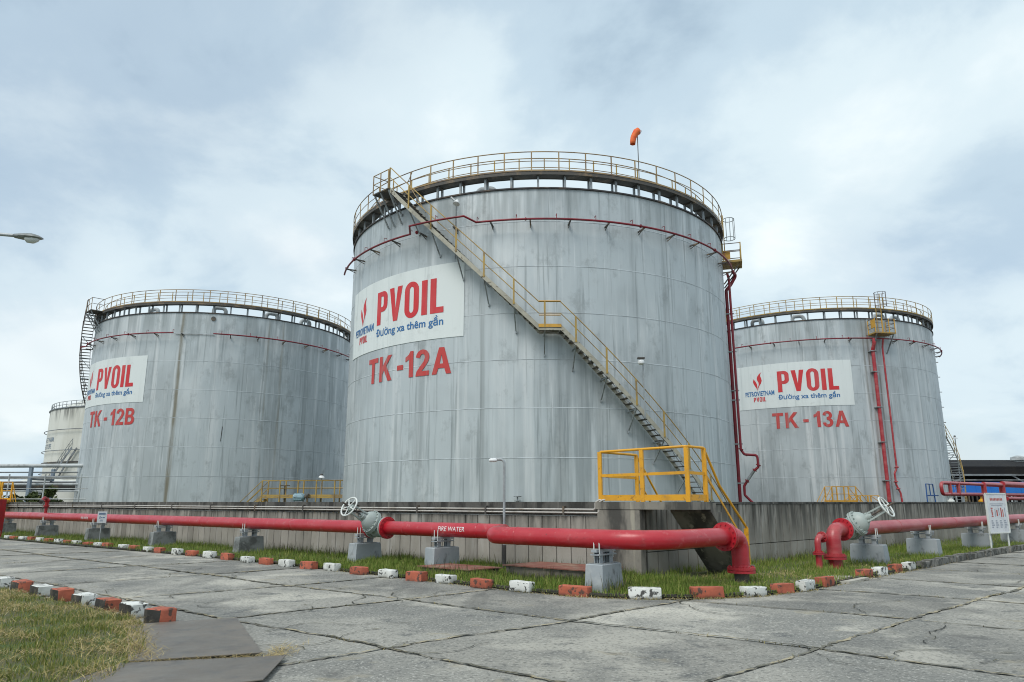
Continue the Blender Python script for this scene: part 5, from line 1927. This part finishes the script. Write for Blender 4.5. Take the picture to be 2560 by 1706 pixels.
# ================================================================== yellow stiles behind the wall
def stile(o_, X, L, zt, run_l, run_r, lb, mat, nposts, w=.8, name='yellow_walkway'):
    """railed walkway: o_ start on plan, along X, length L, deck height zt, ramps/stairs at both ends"""
    Y = Vector((-X.y, X.x, 0))
    stl = empty(name, o_, lb, 'walkway')
    q = MB()
    q.box(o_ + X * (L / 2) + Z3 * (zt - .05), (L, w, .1), (X, Y, Z3))
    q.build('deck', M['rail_yellow'], stl, 0, o_)
    for s_ in (-1, 1):
        yo = Y * (s_ * w / 2)
        q = MB()
        for h in (1.05, .55):
            pts = []
            if run_l: pts.append(o_ + yo - X * run_l + Z3 * (h))
            pts += [o_ + yo + Z3 * (zt + h), o_ + yo + X * L + Z3 * (zt + h)]
            if run_r: pts.append(o_ + yo + X * (L + run_r) + Z3 * (h))
            q.tube(pts, .026, 6)
        q.bar(o_ + yo + Z3 * (zt + .07), o_ + yo + X * L + Z3 * (zt + .07), .012, .12)
        q.build('rail', mat, stl, 35, o_)
        for k in range(nposts):
            p_ = o_ + yo + X * (L * k / (nposts - 1))
            q = MB()
            q.box(p_ + Z3 * (zt / 2 + .52), (.07, .07, zt + 1.05), (X, Y, Z3))
            q.build('post', mat, stl, 0, o_)
        for rn_, sg_ in ((run_l, -1), (run_r, 1)):
            if not rn_: continue
            st_ = o_ + (X * L if sg_ > 0 else Vector()) + yo
            q = MB()
            q.bar(st_ + Z3 * (zt - .1), st_ + X * (sg_ * rn_) + Z3 * .05, .04, .18)
            q.build('stringer', mat, stl, 0, o_)
    for rn_, sg_ in ((run_l, -1), (run_r, 1)):
        if not rn_: continue
        st_ = o_ + (X * L if sg_ > 0 else Vector())
        for k in range(6):
            f = (k + .5) / 6
            q = MB()
            q.box(st_ + X * (sg_ * rn_ * f) + Z3 * (zt * (1 - f)), (.24, w, .03), (X, Y, Z3))
            q.build('step', mat, stl, 0, o_)
    return stl


XD = Vector((.98, -.2, 0)).normalized()
stile(Vector((-16.6, 49.6, 0)), XD, 6.5, 2.0, 2.2, 0, 'weathered yellow walkway behind the wall in front of the left tank', M['rail_yellow'], 6)
stile(Vector((22.0, 51.3, 0)), Vector((1, .12, 0)).normalized(), 1.75, 1.65, 1.05, 1.3, 'yellow stile with steps both ways in front of the right tank', M['yellow_far'], 3, .9, 'yellow_stile')
stile(Vector((24.3, 52.6, 0)), Vector((1, .12, 0)).normalized(), 1.6, 1.05, 1.2, 1.5, 'lower yellow stile right behind the taller one at the right tank', M['yellow_far'], 3, .9, 'yellow_stile')
stile(Vector((-31.4, 43.2, 0)), Vector((1, -.1, 0)).normalized(), 1.9, 1.75, 1.0, .55, 'yellow stile behind the wall at the far left', M['yellow'], 4, .9, 'yellow_stile')

# pump motor on the walkway of tank B
e = Vector((-13.9, 48.4, 0))
mo = empty('pump_motor', e, 'pale blue pump motor standing before the walkway of the left tank', 'motor')
q = MB()
q.box(e + Z3 * .85, (.5, .4, 1.7))
q.build('stand', M['steel'], mo, 0, e)
q = MB()
q.lathe([(.16, -.42), (.25, -.36), (.25, .2), (.2, .3), (.12, .34)], e + Z3 * 1.95, (1, 0, .05), 20)
for k in range(10):
    a = 2 * math.pi * k / 10
    q.box(e + Z3 * 1.95 + Vector((-.08, .26 * math.cos(a), .26 * math.sin(a))), (.5, .012, .03))
q.build('motor_body', M['cyan_motor'], mo, 40, e)
q = MB()
q.lathe([(.13, 0), (.13, .16), (.06, .2), (.06, .34)], e + Vector((.36, 0, 1.95)), (.7, 0, .7), 14)
q.tube([e + Vector((.5, 0, 2.1)), e + Vector((.5, 0, 1.4))], .07, 8)
q.build('pump_head', M['steel_dark'], mo, 40, e)
e = Vector((-15.1, 49.0, 0))
hw = empty('valve_stem_wheel', e, 'small dark handwheel on a stem above the weathered yellow walkway', 'handwheel')
q = MB()
q.tube([e, e + Z3 * 2.72], .05, 8)
q.build('stem', M['steel_dark'], hw, 40, e)
q = MB()
q.tube([e + Vector((.3 * math.cos(a), .3 * math.sin(a), 2.72)) for a in [2 * math.pi * k / 20 for k in range(20)]], .03, 6, closed=True)
for k in range(3):
    a = math.pi * k / 3
    q.tube([e + Vector((.3 * math.cos(a), .3 * math.sin(a), 2.72)), e + Vector((-.3 * math.cos(a), -.3 * math.sin(a), 2.72))], .015, 5)
q.build('wheel', M['steel_dark'], hw, 40, e)

# ================================================================== left background : pipe rack, white tank
e = Vector((-40, 56, 0))
rk = empty('pipe_rack', e, 'grey pipe rack with stacked horizontal pipes at the far left', 'pipe rack')
XR = Vector((.985, -.06, 0)).normalized()
for y_, z_, r_, mk in ((0, 4.35, .15, 'white_struct'), (1.2, 3.55, .08, 'rack_grey'), (1.6, 3.45, .06, 'white_struct'), (.6, 2.98, .10, 'white_struct'), (1.8, 2.85, .20, 'steel_dark'), (2.2, 2.6, .12, 'rack_grey'), (.2, 2.45, .06, 'white_struct'), (1.0, 3.9, .05, 'rack_grey'), (2.5, 3.2, .07, 'rack_grey')):
    q = MB()
    q.tube([e + XR * -14 + Vector((0, y_, z_)), e + XR * 7.6 + Vector((0, y_, z_))], r_, 10)
    q.build('pipe', M[mk], rk, 40, e)
for x_ in (-9, -2.8, 3.5):
    for y_ in (-.1, 2.6):
        q = MB()
        q.box(e + XR * x_ + Vector((0, y_, 2.1)), (.22, .22, 4.2))
        q.build('column', M['rack_blue'], rk, 0, e)
    for z_ in (3.35, 2.3):
        q = MB()
        q.box(e + XR * x_ + Vector((0, 1.25, z_)), (.16, 2.9, .16))
        q.build('cross_beam', M['rack_grey'], rk, 0, e)
e = Vector((-36, 50, 0))
gr = empty('guard_rail', e, 'pale grey guard rail standing before the pipe rack at the far left', 'guard rail')
for z_ in (3.3, 2.55, 1.85):
    q = MB()
    q.tube([e + Vector((-8, 0, z_)), e + Vector((7.2, 0, z_))], .032, 6)
    q.build('rail', M['white_struct'], gr, 40, e)
for k in range(7):
    q = MB()
    q.box(e + Vector((-8 + 2.45 * k, 0, 1.75)), (.07, .07, 3.5))
    q.build('post', M['white_struct'], gr, 0, e)

WT = Vector((-50.0, 104.0, 0))
wt = empty('white_storage_tank', WT, 'distant off-white storage tank with ringed shell and spiral stair at far left', 'storage tank')
WR, WHH = 14.0, 13.4
q = MB()
q.lathe([(WR, 0), (WR, WHH)], WT, (0, 0, 1), 96, cap=False)
q.build('shell', M['white_tank'], wt, 60, WT)
q = MB()
q.lathe([(WR - .05, WHH - .02), (WR - 4.5, WHH + 2.2), (WR - 9, WHH + 3.6), (.1, WHH + 4.8)], WT, (0, 0, 1), 96)
q.build('dome_roof', M['white_tank'], wt, 60, WT)
for z_, rr_ in ((WHH, .1), (10.6, .05), (8.0, .05), (5.2, .05)):
    q = MB()
    q.tube([WT + P(WR + (.05 if rr_ > .06 else .35), a, z_) for a in range(0, 360, 5)], rr_, 6, closed=True)
    q.build('ring_girder' if rr_ > .06 else 'ring_pipe', M['rack_grey'], wt, 50, WT)
q = MB()
q.lathe([(WR, 6.45), (WR + .25, 6.45), (WR + .25, 6.6), (WR, 6.6)], WT, (0, 0, 1), 96, cap=False)
q.build('wind_girder', M['steel_dark'], wt, 30, WT)
q = MB()
for z_ in (WHH + .85, WHH + .45):
    q.tube([WT + P(WR - .1, a, z_) for a in range(0, 360, 5)], .035, 5, closed=True)
hr_ = q.build('handrail', M['rack_grey'], wt, 50, WT)
pmw = MB().box((0, 0, .43), (.05, .05, .86)).mesh('handrail_post', M['rack_grey'], 0)
for a in range(180, 320, 4):
    inst('handrail_post', pmw, hr_, P(WR - .1, a, WHH))
q = MB()
sp0 = [(232, .8), (254, 8.2)]
for o_ in (.25, 1.0):
    for i in range(12):
        a0, a1 = 232 + 22 * i / 12, 232 + 22 * (i + 1) / 12
        z0_, z1_ = .8 + 7.4 * i / 12, .8 + 7.4 * (i + 1) / 12
        q.bar(WT + P(WR + o_, a0, z0_), WT + P(WR + o_, a1, z1_), .06, .25)
stw = q.build('spiral_stair', M['rack_grey'], wt, 0, WT)
q = MB()
for h in (.6, 1.1):
    q.tube([WT + P(WR + 1.0, 232 + 22 * i / 12, .8 + 7.4 * i / 12 + h) for i in range(13)], .03, 5)
for i in range(13):
    q.tube([WT + P(WR + 1.0, 232 + 22 * i / 12, .8 + 7.4 * i / 12), WT + P(WR + 1.0, 232 + 22 * i / 12, .8 + 7.4 * i / 12 + 1.1)], .03, 5)
q.build('stair_rail', M['rack_grey'], stw, 40, WT)
for txt, z_, a1 in (('KHÍ VIỆT NAM', 9.2, 232), ('VALUES TO LIFE', 8.35, 229.5)):
    me = fit2d(font_mesh2d(txt, .01), a1 - 22, a1, z_, z_ + .62, (0, .7))
    slice_x(me, 1.0)
    for v_ in me.vertices: v_.co = P(WR + .02, v_.co.x, v_.co.y)
    me.materials.clear()
    me.materials.append(M['rack_blue'])
    o = bpy.data.objects.new('shell_lettering', me)
    C.objects.link(o)
    o.parent = wt
# thin mast
e = Vector((-44.8, 76, 0))
q = MB()
q.tube([Vector(), Vector((0, 0, 8.4))], [.07, .02], 8)
o = q.build('lightning_mast', M['rack_grey'], None, 40)
o.location = e
tag(o, 'very thin mast rising left of the distant white tank', 'mast')
# low white equipment tanks behind the rack
for k, (x_, y_, r_, h_, lb) in enumerate(((-52, 82, 3.2, 3.6, 'low white vessel behind the pipe rack, left one'), (-43.5, 76, 3.4, 3.3, 'low white vessel behind the pipe rack, right one'))):
    q = MB()
    q.lathe([(r_, 0), (r_, h_), (r_ * .6, h_ + .5), (.05, h_ + .7)], (0, 0, 0), (0, 0, 1), 40)
    o = q.build('low_vessel', M['white_tank'], None, 40)
    o.location = (x_, y_, 0)
    tag(o, lb, 'vessel')


# ------------------------------------------------------------------ foliage
def leaf_cloud(name, mat, centers, n, size, parent, off, seed=1, long=1.0):
    rn = random.Random(seed)
    q = MB()
    for _ in range(n):
        c, r_ = centers[rn.randrange(len(centers))]
        d = Vector((rn.gauss(0, 1), rn.gauss(0, 1), rn.gauss(0, 1))).normalized() * r_ * rn.random() ** .45
        p_ = c + d
        a = Vector((rn.gauss(0, 1), rn.gauss(0, 1), rn.gauss(0, .7))).normalized()
        b = a.cross(Vector((rn.gauss(0, 1), rn.gauss(0, 1), rn.gauss(0, 1)))).normalized()
        s_ = size * rn.uniform(.6, 1.4)
        q.quad(p_ - a * s_ * long, p_ + b * s_ * .4, p_ + a * s_ * long, p_ - b * s_ * .4)
    return q.build(name, mat, parent, 0, off, fix=False)


def tree(e, h, crown_r, n, lb, seed, leaf=.3):
    rn = random.Random(seed)
    t = empty('tree', e, lb, 'tree')
    q = MB()
    q.tube([e, e + Vector((.1, 0, h * .4)), e + Vector((.3, .1, h * .85))], [.28, .2, .06], 9)
    cs = []
    for k in range(16):
        a, z_ = rn.uniform(0, 6.28), rn.uniform(.35, 1.0)
        rr_ = crown_r * (1.05 - abs(z_ - .6)) * rn.uniform(.35, .9)
        c = e + Vector((rr_ * math.cos(a), rr_ * math.sin(a), h * z_))
        q.tube([e + Vector((.1, 0, h * (z_ - .2))), (e + Vector((.1, 0, h * z_)) + c) / 2, c], [.09, .06, .02], 6)
        cs.append((c, crown_r * rn.uniform(.22, .42)))
    q.build('trunk', M['trunk'], t, 40, e)
    leaf_cloud('crown', M['leaf_tree'], cs, n, leaf, t, e, seed, 1.6)
    return t


tree(Vector((74.5, 96, 0)), 10.0, 4.6, 5000, 'feathery dark tree at the right picture edge above the shed', 4, .2)
tree(Vector((84, 112, 0)), 8.5, 4.0, 3000, 'tree behind the shed past the right picture edge', 8, .26)
e = Vector((-33.8, 53.5, 0))
bs = empty('shrub', e, 'small dark shrub beside the left tank behind the wall', 'shrub')
leaf_cloud('foliage', M['leaf_tree'], [(e + Vector((0, 0, 1.6)), .7), (e + Vector((-.8, 0, 1.9)), .5), (e + Vector((.3, 0, 2.4)), .4)], 500, .16, bs, e, 3, 1.6)
q = MB()
q.tube([e, e + Vector((0, 0, 1.7))], .05, 6)
q.build('stem', M['trunk'], bs, 40, e)
for i, (x_, y_, s_, z_) in enumerate(((-47, 70, 1.6, 1.9), (-42, 68, 1.5, 1.9), (-60, 95, 2.8, 3.2), (-68, 110, 3.2, 3.8))):
    e = Vector((x_, y_, 0))
    bs = empty('bush', e, ['round dark bush behind the pipe rack, left of the blue-grey column', 'dark bush behind the pipe rack, right of the blue-grey column', 'far low bush at left edge behind the rack', 'farthest low bush at the left edge skyline'][i], 'bush')
    rn = random.Random(i)
    leaf_cloud('foliage', M['leaf_tree'], [(e + Vector((rn.uniform(-s_, s_), rn.uniform(-.5, .5), z_ * rn.uniform(.3, .9))), s_ * rn.uniform(.35, .6)) for _ in range(8)], 1400, .2, bs, e, i + 3, 1.2)

# ================================================================== right background : shed, red manifold
e = Vector((58, 100, 0))
sh = empty('open_shed', e, 'long open shed with dark roof, truss bracing and bright blue band at right', 'shed')
q = MB()
q.extrude([Vector((56, 99.0, 6.15)), Vector((130, 99.0, 6.15)), Vector((130, 99.0, 6.35)), Vector((56, 99.0, 6.35))], (0, 6, 1.2))
q.extrude([Vector((56, 105.02, 7.4)), Vector((130, 105.02, 7.4)), Vector((130, 105.02, 7.2)), Vector((56, 105.02, 7.2))], (0, 10, -1.2))
q.build('roof', M['shed_dark'], sh, 0, e)
q = MB()
q.box((93, 99.06, 5.72), (74, .1, .8))
q.build('fascia', M['shed_dark'], sh, 0, e)
q = MB()
q.box((93, 112, 3.2), (74, .2, 6.4))
q.box((56.2, 105.6, 3.0), (.2, 12.6, 6.0))
q.build('back_wall', M['shed_wall'], sh, 0, e)
for k in range(7):
    q = MB()
    q.box((59 + k * 10.4, 99.2, 2.9), (.3, .3, 5.6))
    q.build('column', M['rack_grey'], sh, 0, e)
    q = MB()
    for s_ in (-1, 1): q.bar(Vector((59 + k * 10.4, 99.0, 3.9)), Vector((59 + k * 10.4 + s_ * 2.0, 99.0, 5.15)), .16, .16)
    q.build('brace', M['rack_grey'], sh, 0, e)
q = MB()
q.box((93, 98.9, 5.22), (74, .16, .24))
q.build('beam', M['rack_grey'], sh, 0, e)
q = MB()
q.box((93, 98.9, 4.55), (74, .1, .09))
q.build('beam', M['white_struct'], sh, 0, e)
for k in range(37):
    q = MB()
    q.box((57 + 2 * k, 98.6, 3.4), (1.97, .12, 1.75))
    q.build('cladding_panel', M['shed_blue'], sh, 0, e)
q = MB()
q.lathe([(.8, 0), (.8, .3), (1.0, .35), (.9, .8), (.3, 1.0)], (72, 104, 7.1), (0, 0, 1), 18)
q.build('roof_ventilator', M['white_struct'], sh, 40, e)

e = Vector((25, 40.0, 0))
mf = empty('red_pipe_manifold', e, 'red pipe manifold with looped risers above the right wall', 'pipe manifold')
A0 = Vector((22.1, 38.0, 0))
DV = Vector((.745, .667, 0)).normalized()


def mfp(t, z, y=0.0):
    return A0 + DV * t + Vector((-DV.y, DV.x, 0)) * y + Z3 * z


q = MB()
q.tube(fillet([mfp(16, 2.12), mfp(.15, 2.05), mfp(.05, 2.62), mfp(3, 2.64), mfp(18, 2.66)], .22, 6), .09, 12)
q.build('loop_pipe', M['pipe_red_far'], mf, 50, e)
for t, r_ in ((1.3, .085), (2.6, .1), (6.9, .14), (10.4, .17)):
    q = MB()
    q.tube([mfp(t, 2.66, -.02), mfp(t, 1.3 if t > 6 else 2.05, -.02)], r_, 12)
    q.build('riser', M['pipe_red_far'], mf, 50, e)
q = MB()
q.tube([mfp(6.9, 2.66, -.02), mfp(18, 2.68, -.02)], .13, 12)
q.tube([mfp(10.4, 2.72, -.06), mfp(18, 2.74, -.06)], .17, 12)
q.build('header', M['pipe_red_far'], mf, 50, e)
q = MB()
q.tube([mfp(10.4, 1.86, -.2), mfp(18, 1.88, -.2)], .11, 12)
q.build('lower_header', M['pipe_red_far'], mf, 50, e)
for t in (3.5, 8.0, 11.6, 13.4, 15):
    q = MB()
    q.box(mfp(t, 1.0, .1), (.12, .12, 2.0))
    q.build('support_post', M['white_struct'], mf, 0, e)
e = mfp(-.9, 0, .3)
br = empty('blue_guard_frame', e, 'small blue pipe frame at the left end of the red manifold', 'frame')
q = MB()
q.tube([mfp(-1.2, 1.75, .3), mfp(-1.15, 2.55, .3), mfp(-.2, 2.55, .3), mfp(-.1, 1.7, .3)], .03, 6)
q.tube([mfp(-1.15, 1.98, .3), mfp(.4, 1.98, .3)], .03, 6)
q.tube([mfp(-.7, 2.55, .3), mfp(-.65, 1.98, .3)], .025, 6)
q.tube([mfp(-1.2, 1.8, .3), mfp(-1.2, 0, .3)], .03, 6)
q.tube([mfp(-.1, 1.75, .3), mfp(-.1, 0, .3)], .03, 6)
q.build('frame', M['blue_rail'], br, 40, e)
# small machinery in front of the shed
for k, (x_, y_, w_, h_, mk, lb) in enumerate(((33.5, 57, 1.5, 2.3, 'white_struct', 'pale valve skid right of the right tank behind the wall, left one'), (36.5, 58, 1.3, 2.3, 'steel_dark', 'dark valve skid behind the wall, left of the notice board'), (41.0, 62, 1.8, 2.2, 'white_struct', 'pale valve skid behind the notice board'))):
    e = Vector((x_, y_, 0))
    sk = empty('valve_skid', e, lb, 'skid')
    q = MB()
    for i in range(3):
        for j in range(2):
            q.box(e + Vector((w_ * (i / 2 - .5), j * .6, h_ / 2)), (.09, .09, h_))
    for z_ in (.9, 1.6, h_):
        q.box(e + Vector((0, 0, z_)), (w_, .08, .07))
        q.box(e + Vector((0, .6, z_)), (w_, .08, .07))
    q.build('frame', M[mk], sk, 0, e)
    q = MB()
    q.lathe([(.2, 0), (.25, .1), (.25, .35), (.1, .5), (.1, .7), (.24, .72), (.24, .76)], e + Vector((.2, -.2, 1.4)), (0, 0, 1), 14)
    q.build('valve', M['wheel_white'] if k != 1 else M['yellow'], sk, 40, e)


# ================================================================== grass
def blades(name, pts, mat, hmin, hmax, w, seed, lean=.5, flat=0.0):
    rn = random.Random(seed)
    v, f = [], []
    for (x, y, z, s_) in pts:
        h = rn.uniform(hmin, hmax) * s_
        a = rn.uniform(0, 6.283)
        ca, sa = math.cos(a), math.sin(a)
        l = rn.uniform(0, lean) * h if not flat else rn.uniform(.6, 1.0) * h
        hz = h * (1 - flat * rn.uniform(.75, 1.0))
        b_ = rn.uniform(0, 6.283)
        wx, wy = math.cos(b_) * w * .5, math.sin(b_) * w * .5
        i = len(v)
        v += [(x - wx, y - wy, z), (x + wx, y + wy, z), (x + ca * l * .45 + wx * .7, y + sa * l * .45 + wy * .7, z + hz * .6), (x + ca * l * .45 - wx * .7, y + sa * l * .45 - wy * .7, z + hz * .6), (x + ca * l, y + sa * l, z + hz)]
        f += [(i, i + 1, i + 2, i + 3), (i + 3, i + 2, i + 4)]
    me = bpy.data.meshes.new(name)
    me.from_pydata(v, [], f)
    me.materials.append(mat)
    o = bpy.data.objects.new(name, me)
    C.objects.link(o)
    return o


rn = random.Random(77)


def lump(x, y):
    return .5 + .3 * math.sin(x * 2.1 + 1.3 * math.sin(y * 1.7)) * math.sin(y * 2.6 + 1.1 * math.sin(x * 1.3)) + .2 * math.sin(x * 7.3 + 2 * math.sin(y * 5.1)) * math.sin(y * 6.7 + 1.7 * math.sin(x * 4.3))


def inside(poly, x, y):
    c, n = False, len(poly)
    j = n - 1
    for i in range(n):
        xi, yi, xj, yj = poly[i][0], poly[i][1], poly[j][0], poly[j][1]
        if (yi > y) != (yj > y) and x < (xj - xi) * (y - yi) / (yj - yi) + xi: c = not c
        j = i
    return c


vpoly = [(p_[0], p_[1]) for p_ in poly]
pits = [(2.7, 4.4, -2.25, -1.25), (.15, 2.4, -1.55, -.3), (-1.25, -.27, .0, 2.4)]


def uv_of(x, y):
    d = Vector((x, y, 0)) - K
    det = U.x * V.y - U.y * V.x
    return (d.x * V.y - d.y * V.x) / det, (U.x * d.y - U.y * d.x) / det


gp, wp = [], []
tries = 0
while len(gp) < 85000 and tries < 900000:
    tries += 1
    t = rn.random()
    if t < .42:
        a, b = rn.uniform(-4, 9), rn.uniform(-4.4, 0)
        x, y, _ = S(a, b)
    elif t < .62:
        a, b = rn.uniform(-3.6, 0), rn.uniform(-2, 18)
        x, y, _ = S(a, b)
    elif t < .80:
        x, y, _ = S(rn.uniform(5, 30), rn.uniform(-3.6, 0))
    elif t < .90:
        x, y, _ = S(rn.uniform(30, 56), rn.uniform(-3.6, 0))
    else:
        x, y, _ = S(rn.uniform(-3.8, 0), rn.uniform(12, 40))
    if not inside(vpoly, x, y): continue
    a, b = uv_of(x, y)
    if any(q_[0] < a < q_[1] and q_[2] < b < q_[3] for q_ in pits): continue
    lp_ = lump(x, y)
    if rn.random() > .08 + 1.1 * lp_: continue
    gp.append((x, y, .03, (.25 + 1.4 * lp_) * rn.uniform(.7, 1.3) + (.25 if (b > -.5 and a > -.5) or (a > -.4 and b > 0) else 0)))
g_ = blades('grass', gp, M['grass'], .06, .15, .013, 5)
tag(g_, 'rough green grass on the verge between kerb and walls', 'grass', kind='stuff')
# taller weeds at the wall feet, pits and supports
for _ in range(2200):
    t = rn.random()
    if t < .5: x, y, _z = S(rn.uniform(-.2, 14), rn.uniform(-.42, -.04))
    elif t < .8: x, y, _z = S(rn.uniform(-.5, -.04), rn.uniform(2.2, 18))
    elif t < .9: x, y, _z = S(rn.uniform(-1.6, -.6), rn.uniform(-3.0, -2.1))
    else: x, y, _z = S(rn.uniform(.1, 4.5), rn.uniform(-2.7, -2.1))
    wp.append((x, y, .03, rn.uniform(.5, 1.25)))
w_ = blades('weeds', wp, M['weed_dark'], .14, .36, .012, 9, .45)
tag(w_, 'taller dark weed stalks along the wall feet and pits', 'weeds', kind='stuff')
# dry straw lying on the verge
sp_ = []
for _ in range(5200):
    t = rn.random()
    if t < .35: x, y, _z = S(rn.uniform(-3.8, -1.0), rn.uniform(-1.5, 2.8))
    elif t < .5: x, y, _z = S(rn.uniform(-2.8, 8), rn.uniform(-3.6, -3.0))
    else: x, y, _z = S(rn.uniform(-3.4, -1.6), rn.uniform(1, 9))
    if inside(vpoly, x, y) and lump(x * 1.7 + 3, y * 1.5) > .5: sp_.append((x, y, .06, rn.uniform(.6, 1.2)))
s_ = blades('dry_straw', sp_, M['straw'], .10, .26, .008, 12, .9, .85)
tag(s_, 'dry cut straw lying on the verge near the corner', 'straw', kind='stuff')

# lawn lower left
lpoly = [(p_.x, p_.y) for p_ in LB]
lp = []
while len(lp) < 42000:
    x, y = rn.uniform(-11.5, -3.7), rn.uniform(4.5, 17)
    if not inside(lpoly, x, y): continue
    if y > 11 and rn.random() < .45: continue
    l_ = lump(x * 1.9, y * 1.9)
    if rn.random() > .25 + .75 * l_: continue
    lp.append((x, y, .03, (.3 + 1.2 * l_) * rn.uniform(.7, 1.3)))
o = blades('grass', lp, M['grass_lawn'], .03, .085, .009, 15, .9)
tag(o, 'short mown green lawn at the lower left', 'grass', kind='stuff')
lp = []
while len(lp) < 18000:
    x, y = rn.uniform(-10.5, -3.4), rn.uniform(4.5, 14)
    if not inside(lpoly, x, y): continue
    l_ = lump(x * 1.2 + 5, y * 1.4 + 2)
    if rn.random() > max(0, l_ - .38) * 3: continue
    lp.append((x, y, .05 + rn.uniform(0, .025), rn.uniform(.6, 1.3)))
for _ in range(900):
    f = rn.random()
    x, y = -5.2 + 1.35 * f + rn.gauss(.05, .1), 10.3 - 2.25 * f + rn.gauss(0, .12)
    lp.append((x, y, .058, rn.uniform(.5, 1.0)))
for _ in range(420):
    x, y = -2.72 + rn.gauss(.0, .09) + .12, 8.55 + rn.gauss(0, .28)
    lp.append((x, y, .01, rn.uniform(.5, 1.0)))
for _ in range(300):
    f = rn.random()
    lp.append((-3.95 + 1.5 * f, 7.95 + .33 * f + rn.gauss(0, .03), .045, rn.uniform(.3, .8)))
o = blades('dry_straw', lp, M['straw'], .10, .24, .006, 17, .9, .88)
tag(o, 'dry mown straw strewn over the lower left lawn and plates', 'straw', kind='stuff')

# weeds and dirt in the road joints
jp = []
for i, n0 in enumerate(n_lines):
    for j, m0 in enumerate(m_lines):
        for (i2, j2) in ((i + 1, j), (i, j + 1)):
            if (i2, j2) not in ncor: continue
            p0, p1 = ncor[i, j], ncor[i2, j2]
            for k in range(70):
                f = rn.random()
                p_ = edge_pt(p0, p1, f)
                if p_.y < 6 or p_.y > 32: continue
                if lump(p_.x * 1.3 + 9, p_.y * 1.3) < .52: continue
                if inside(vpoly, p_.x, p_.y) or inside(lpoly, p_.x, p_.y): continue
                jp.append((p_.x + rn.gauss(0, .018), p_.y + rn.gauss(0, .018), -.01, rn.uniform(.4, 1.0)))
for _ in range(1800):
    k = rn.randrange(5, len(KL) - 4)
    (x0, y0), (x1, y1) = KL[k], KL[k + 1]
    f = rn.random()
    jp.append((x0 + (x1 - x0) * f + rn.gauss(0, .05), y0 + (y1 - y0) * f - .06 + rn.gauss(0, .04), .0, rn.uniform(.4, 1.1)))
o = blades('joint_weeds', jp, M['joint_weed'], .03, .085, .012, 19, .9, .35)
tag(o, 'dry weeds growing in the road joints and kerb gutter', 'weeds', kind='stuff')
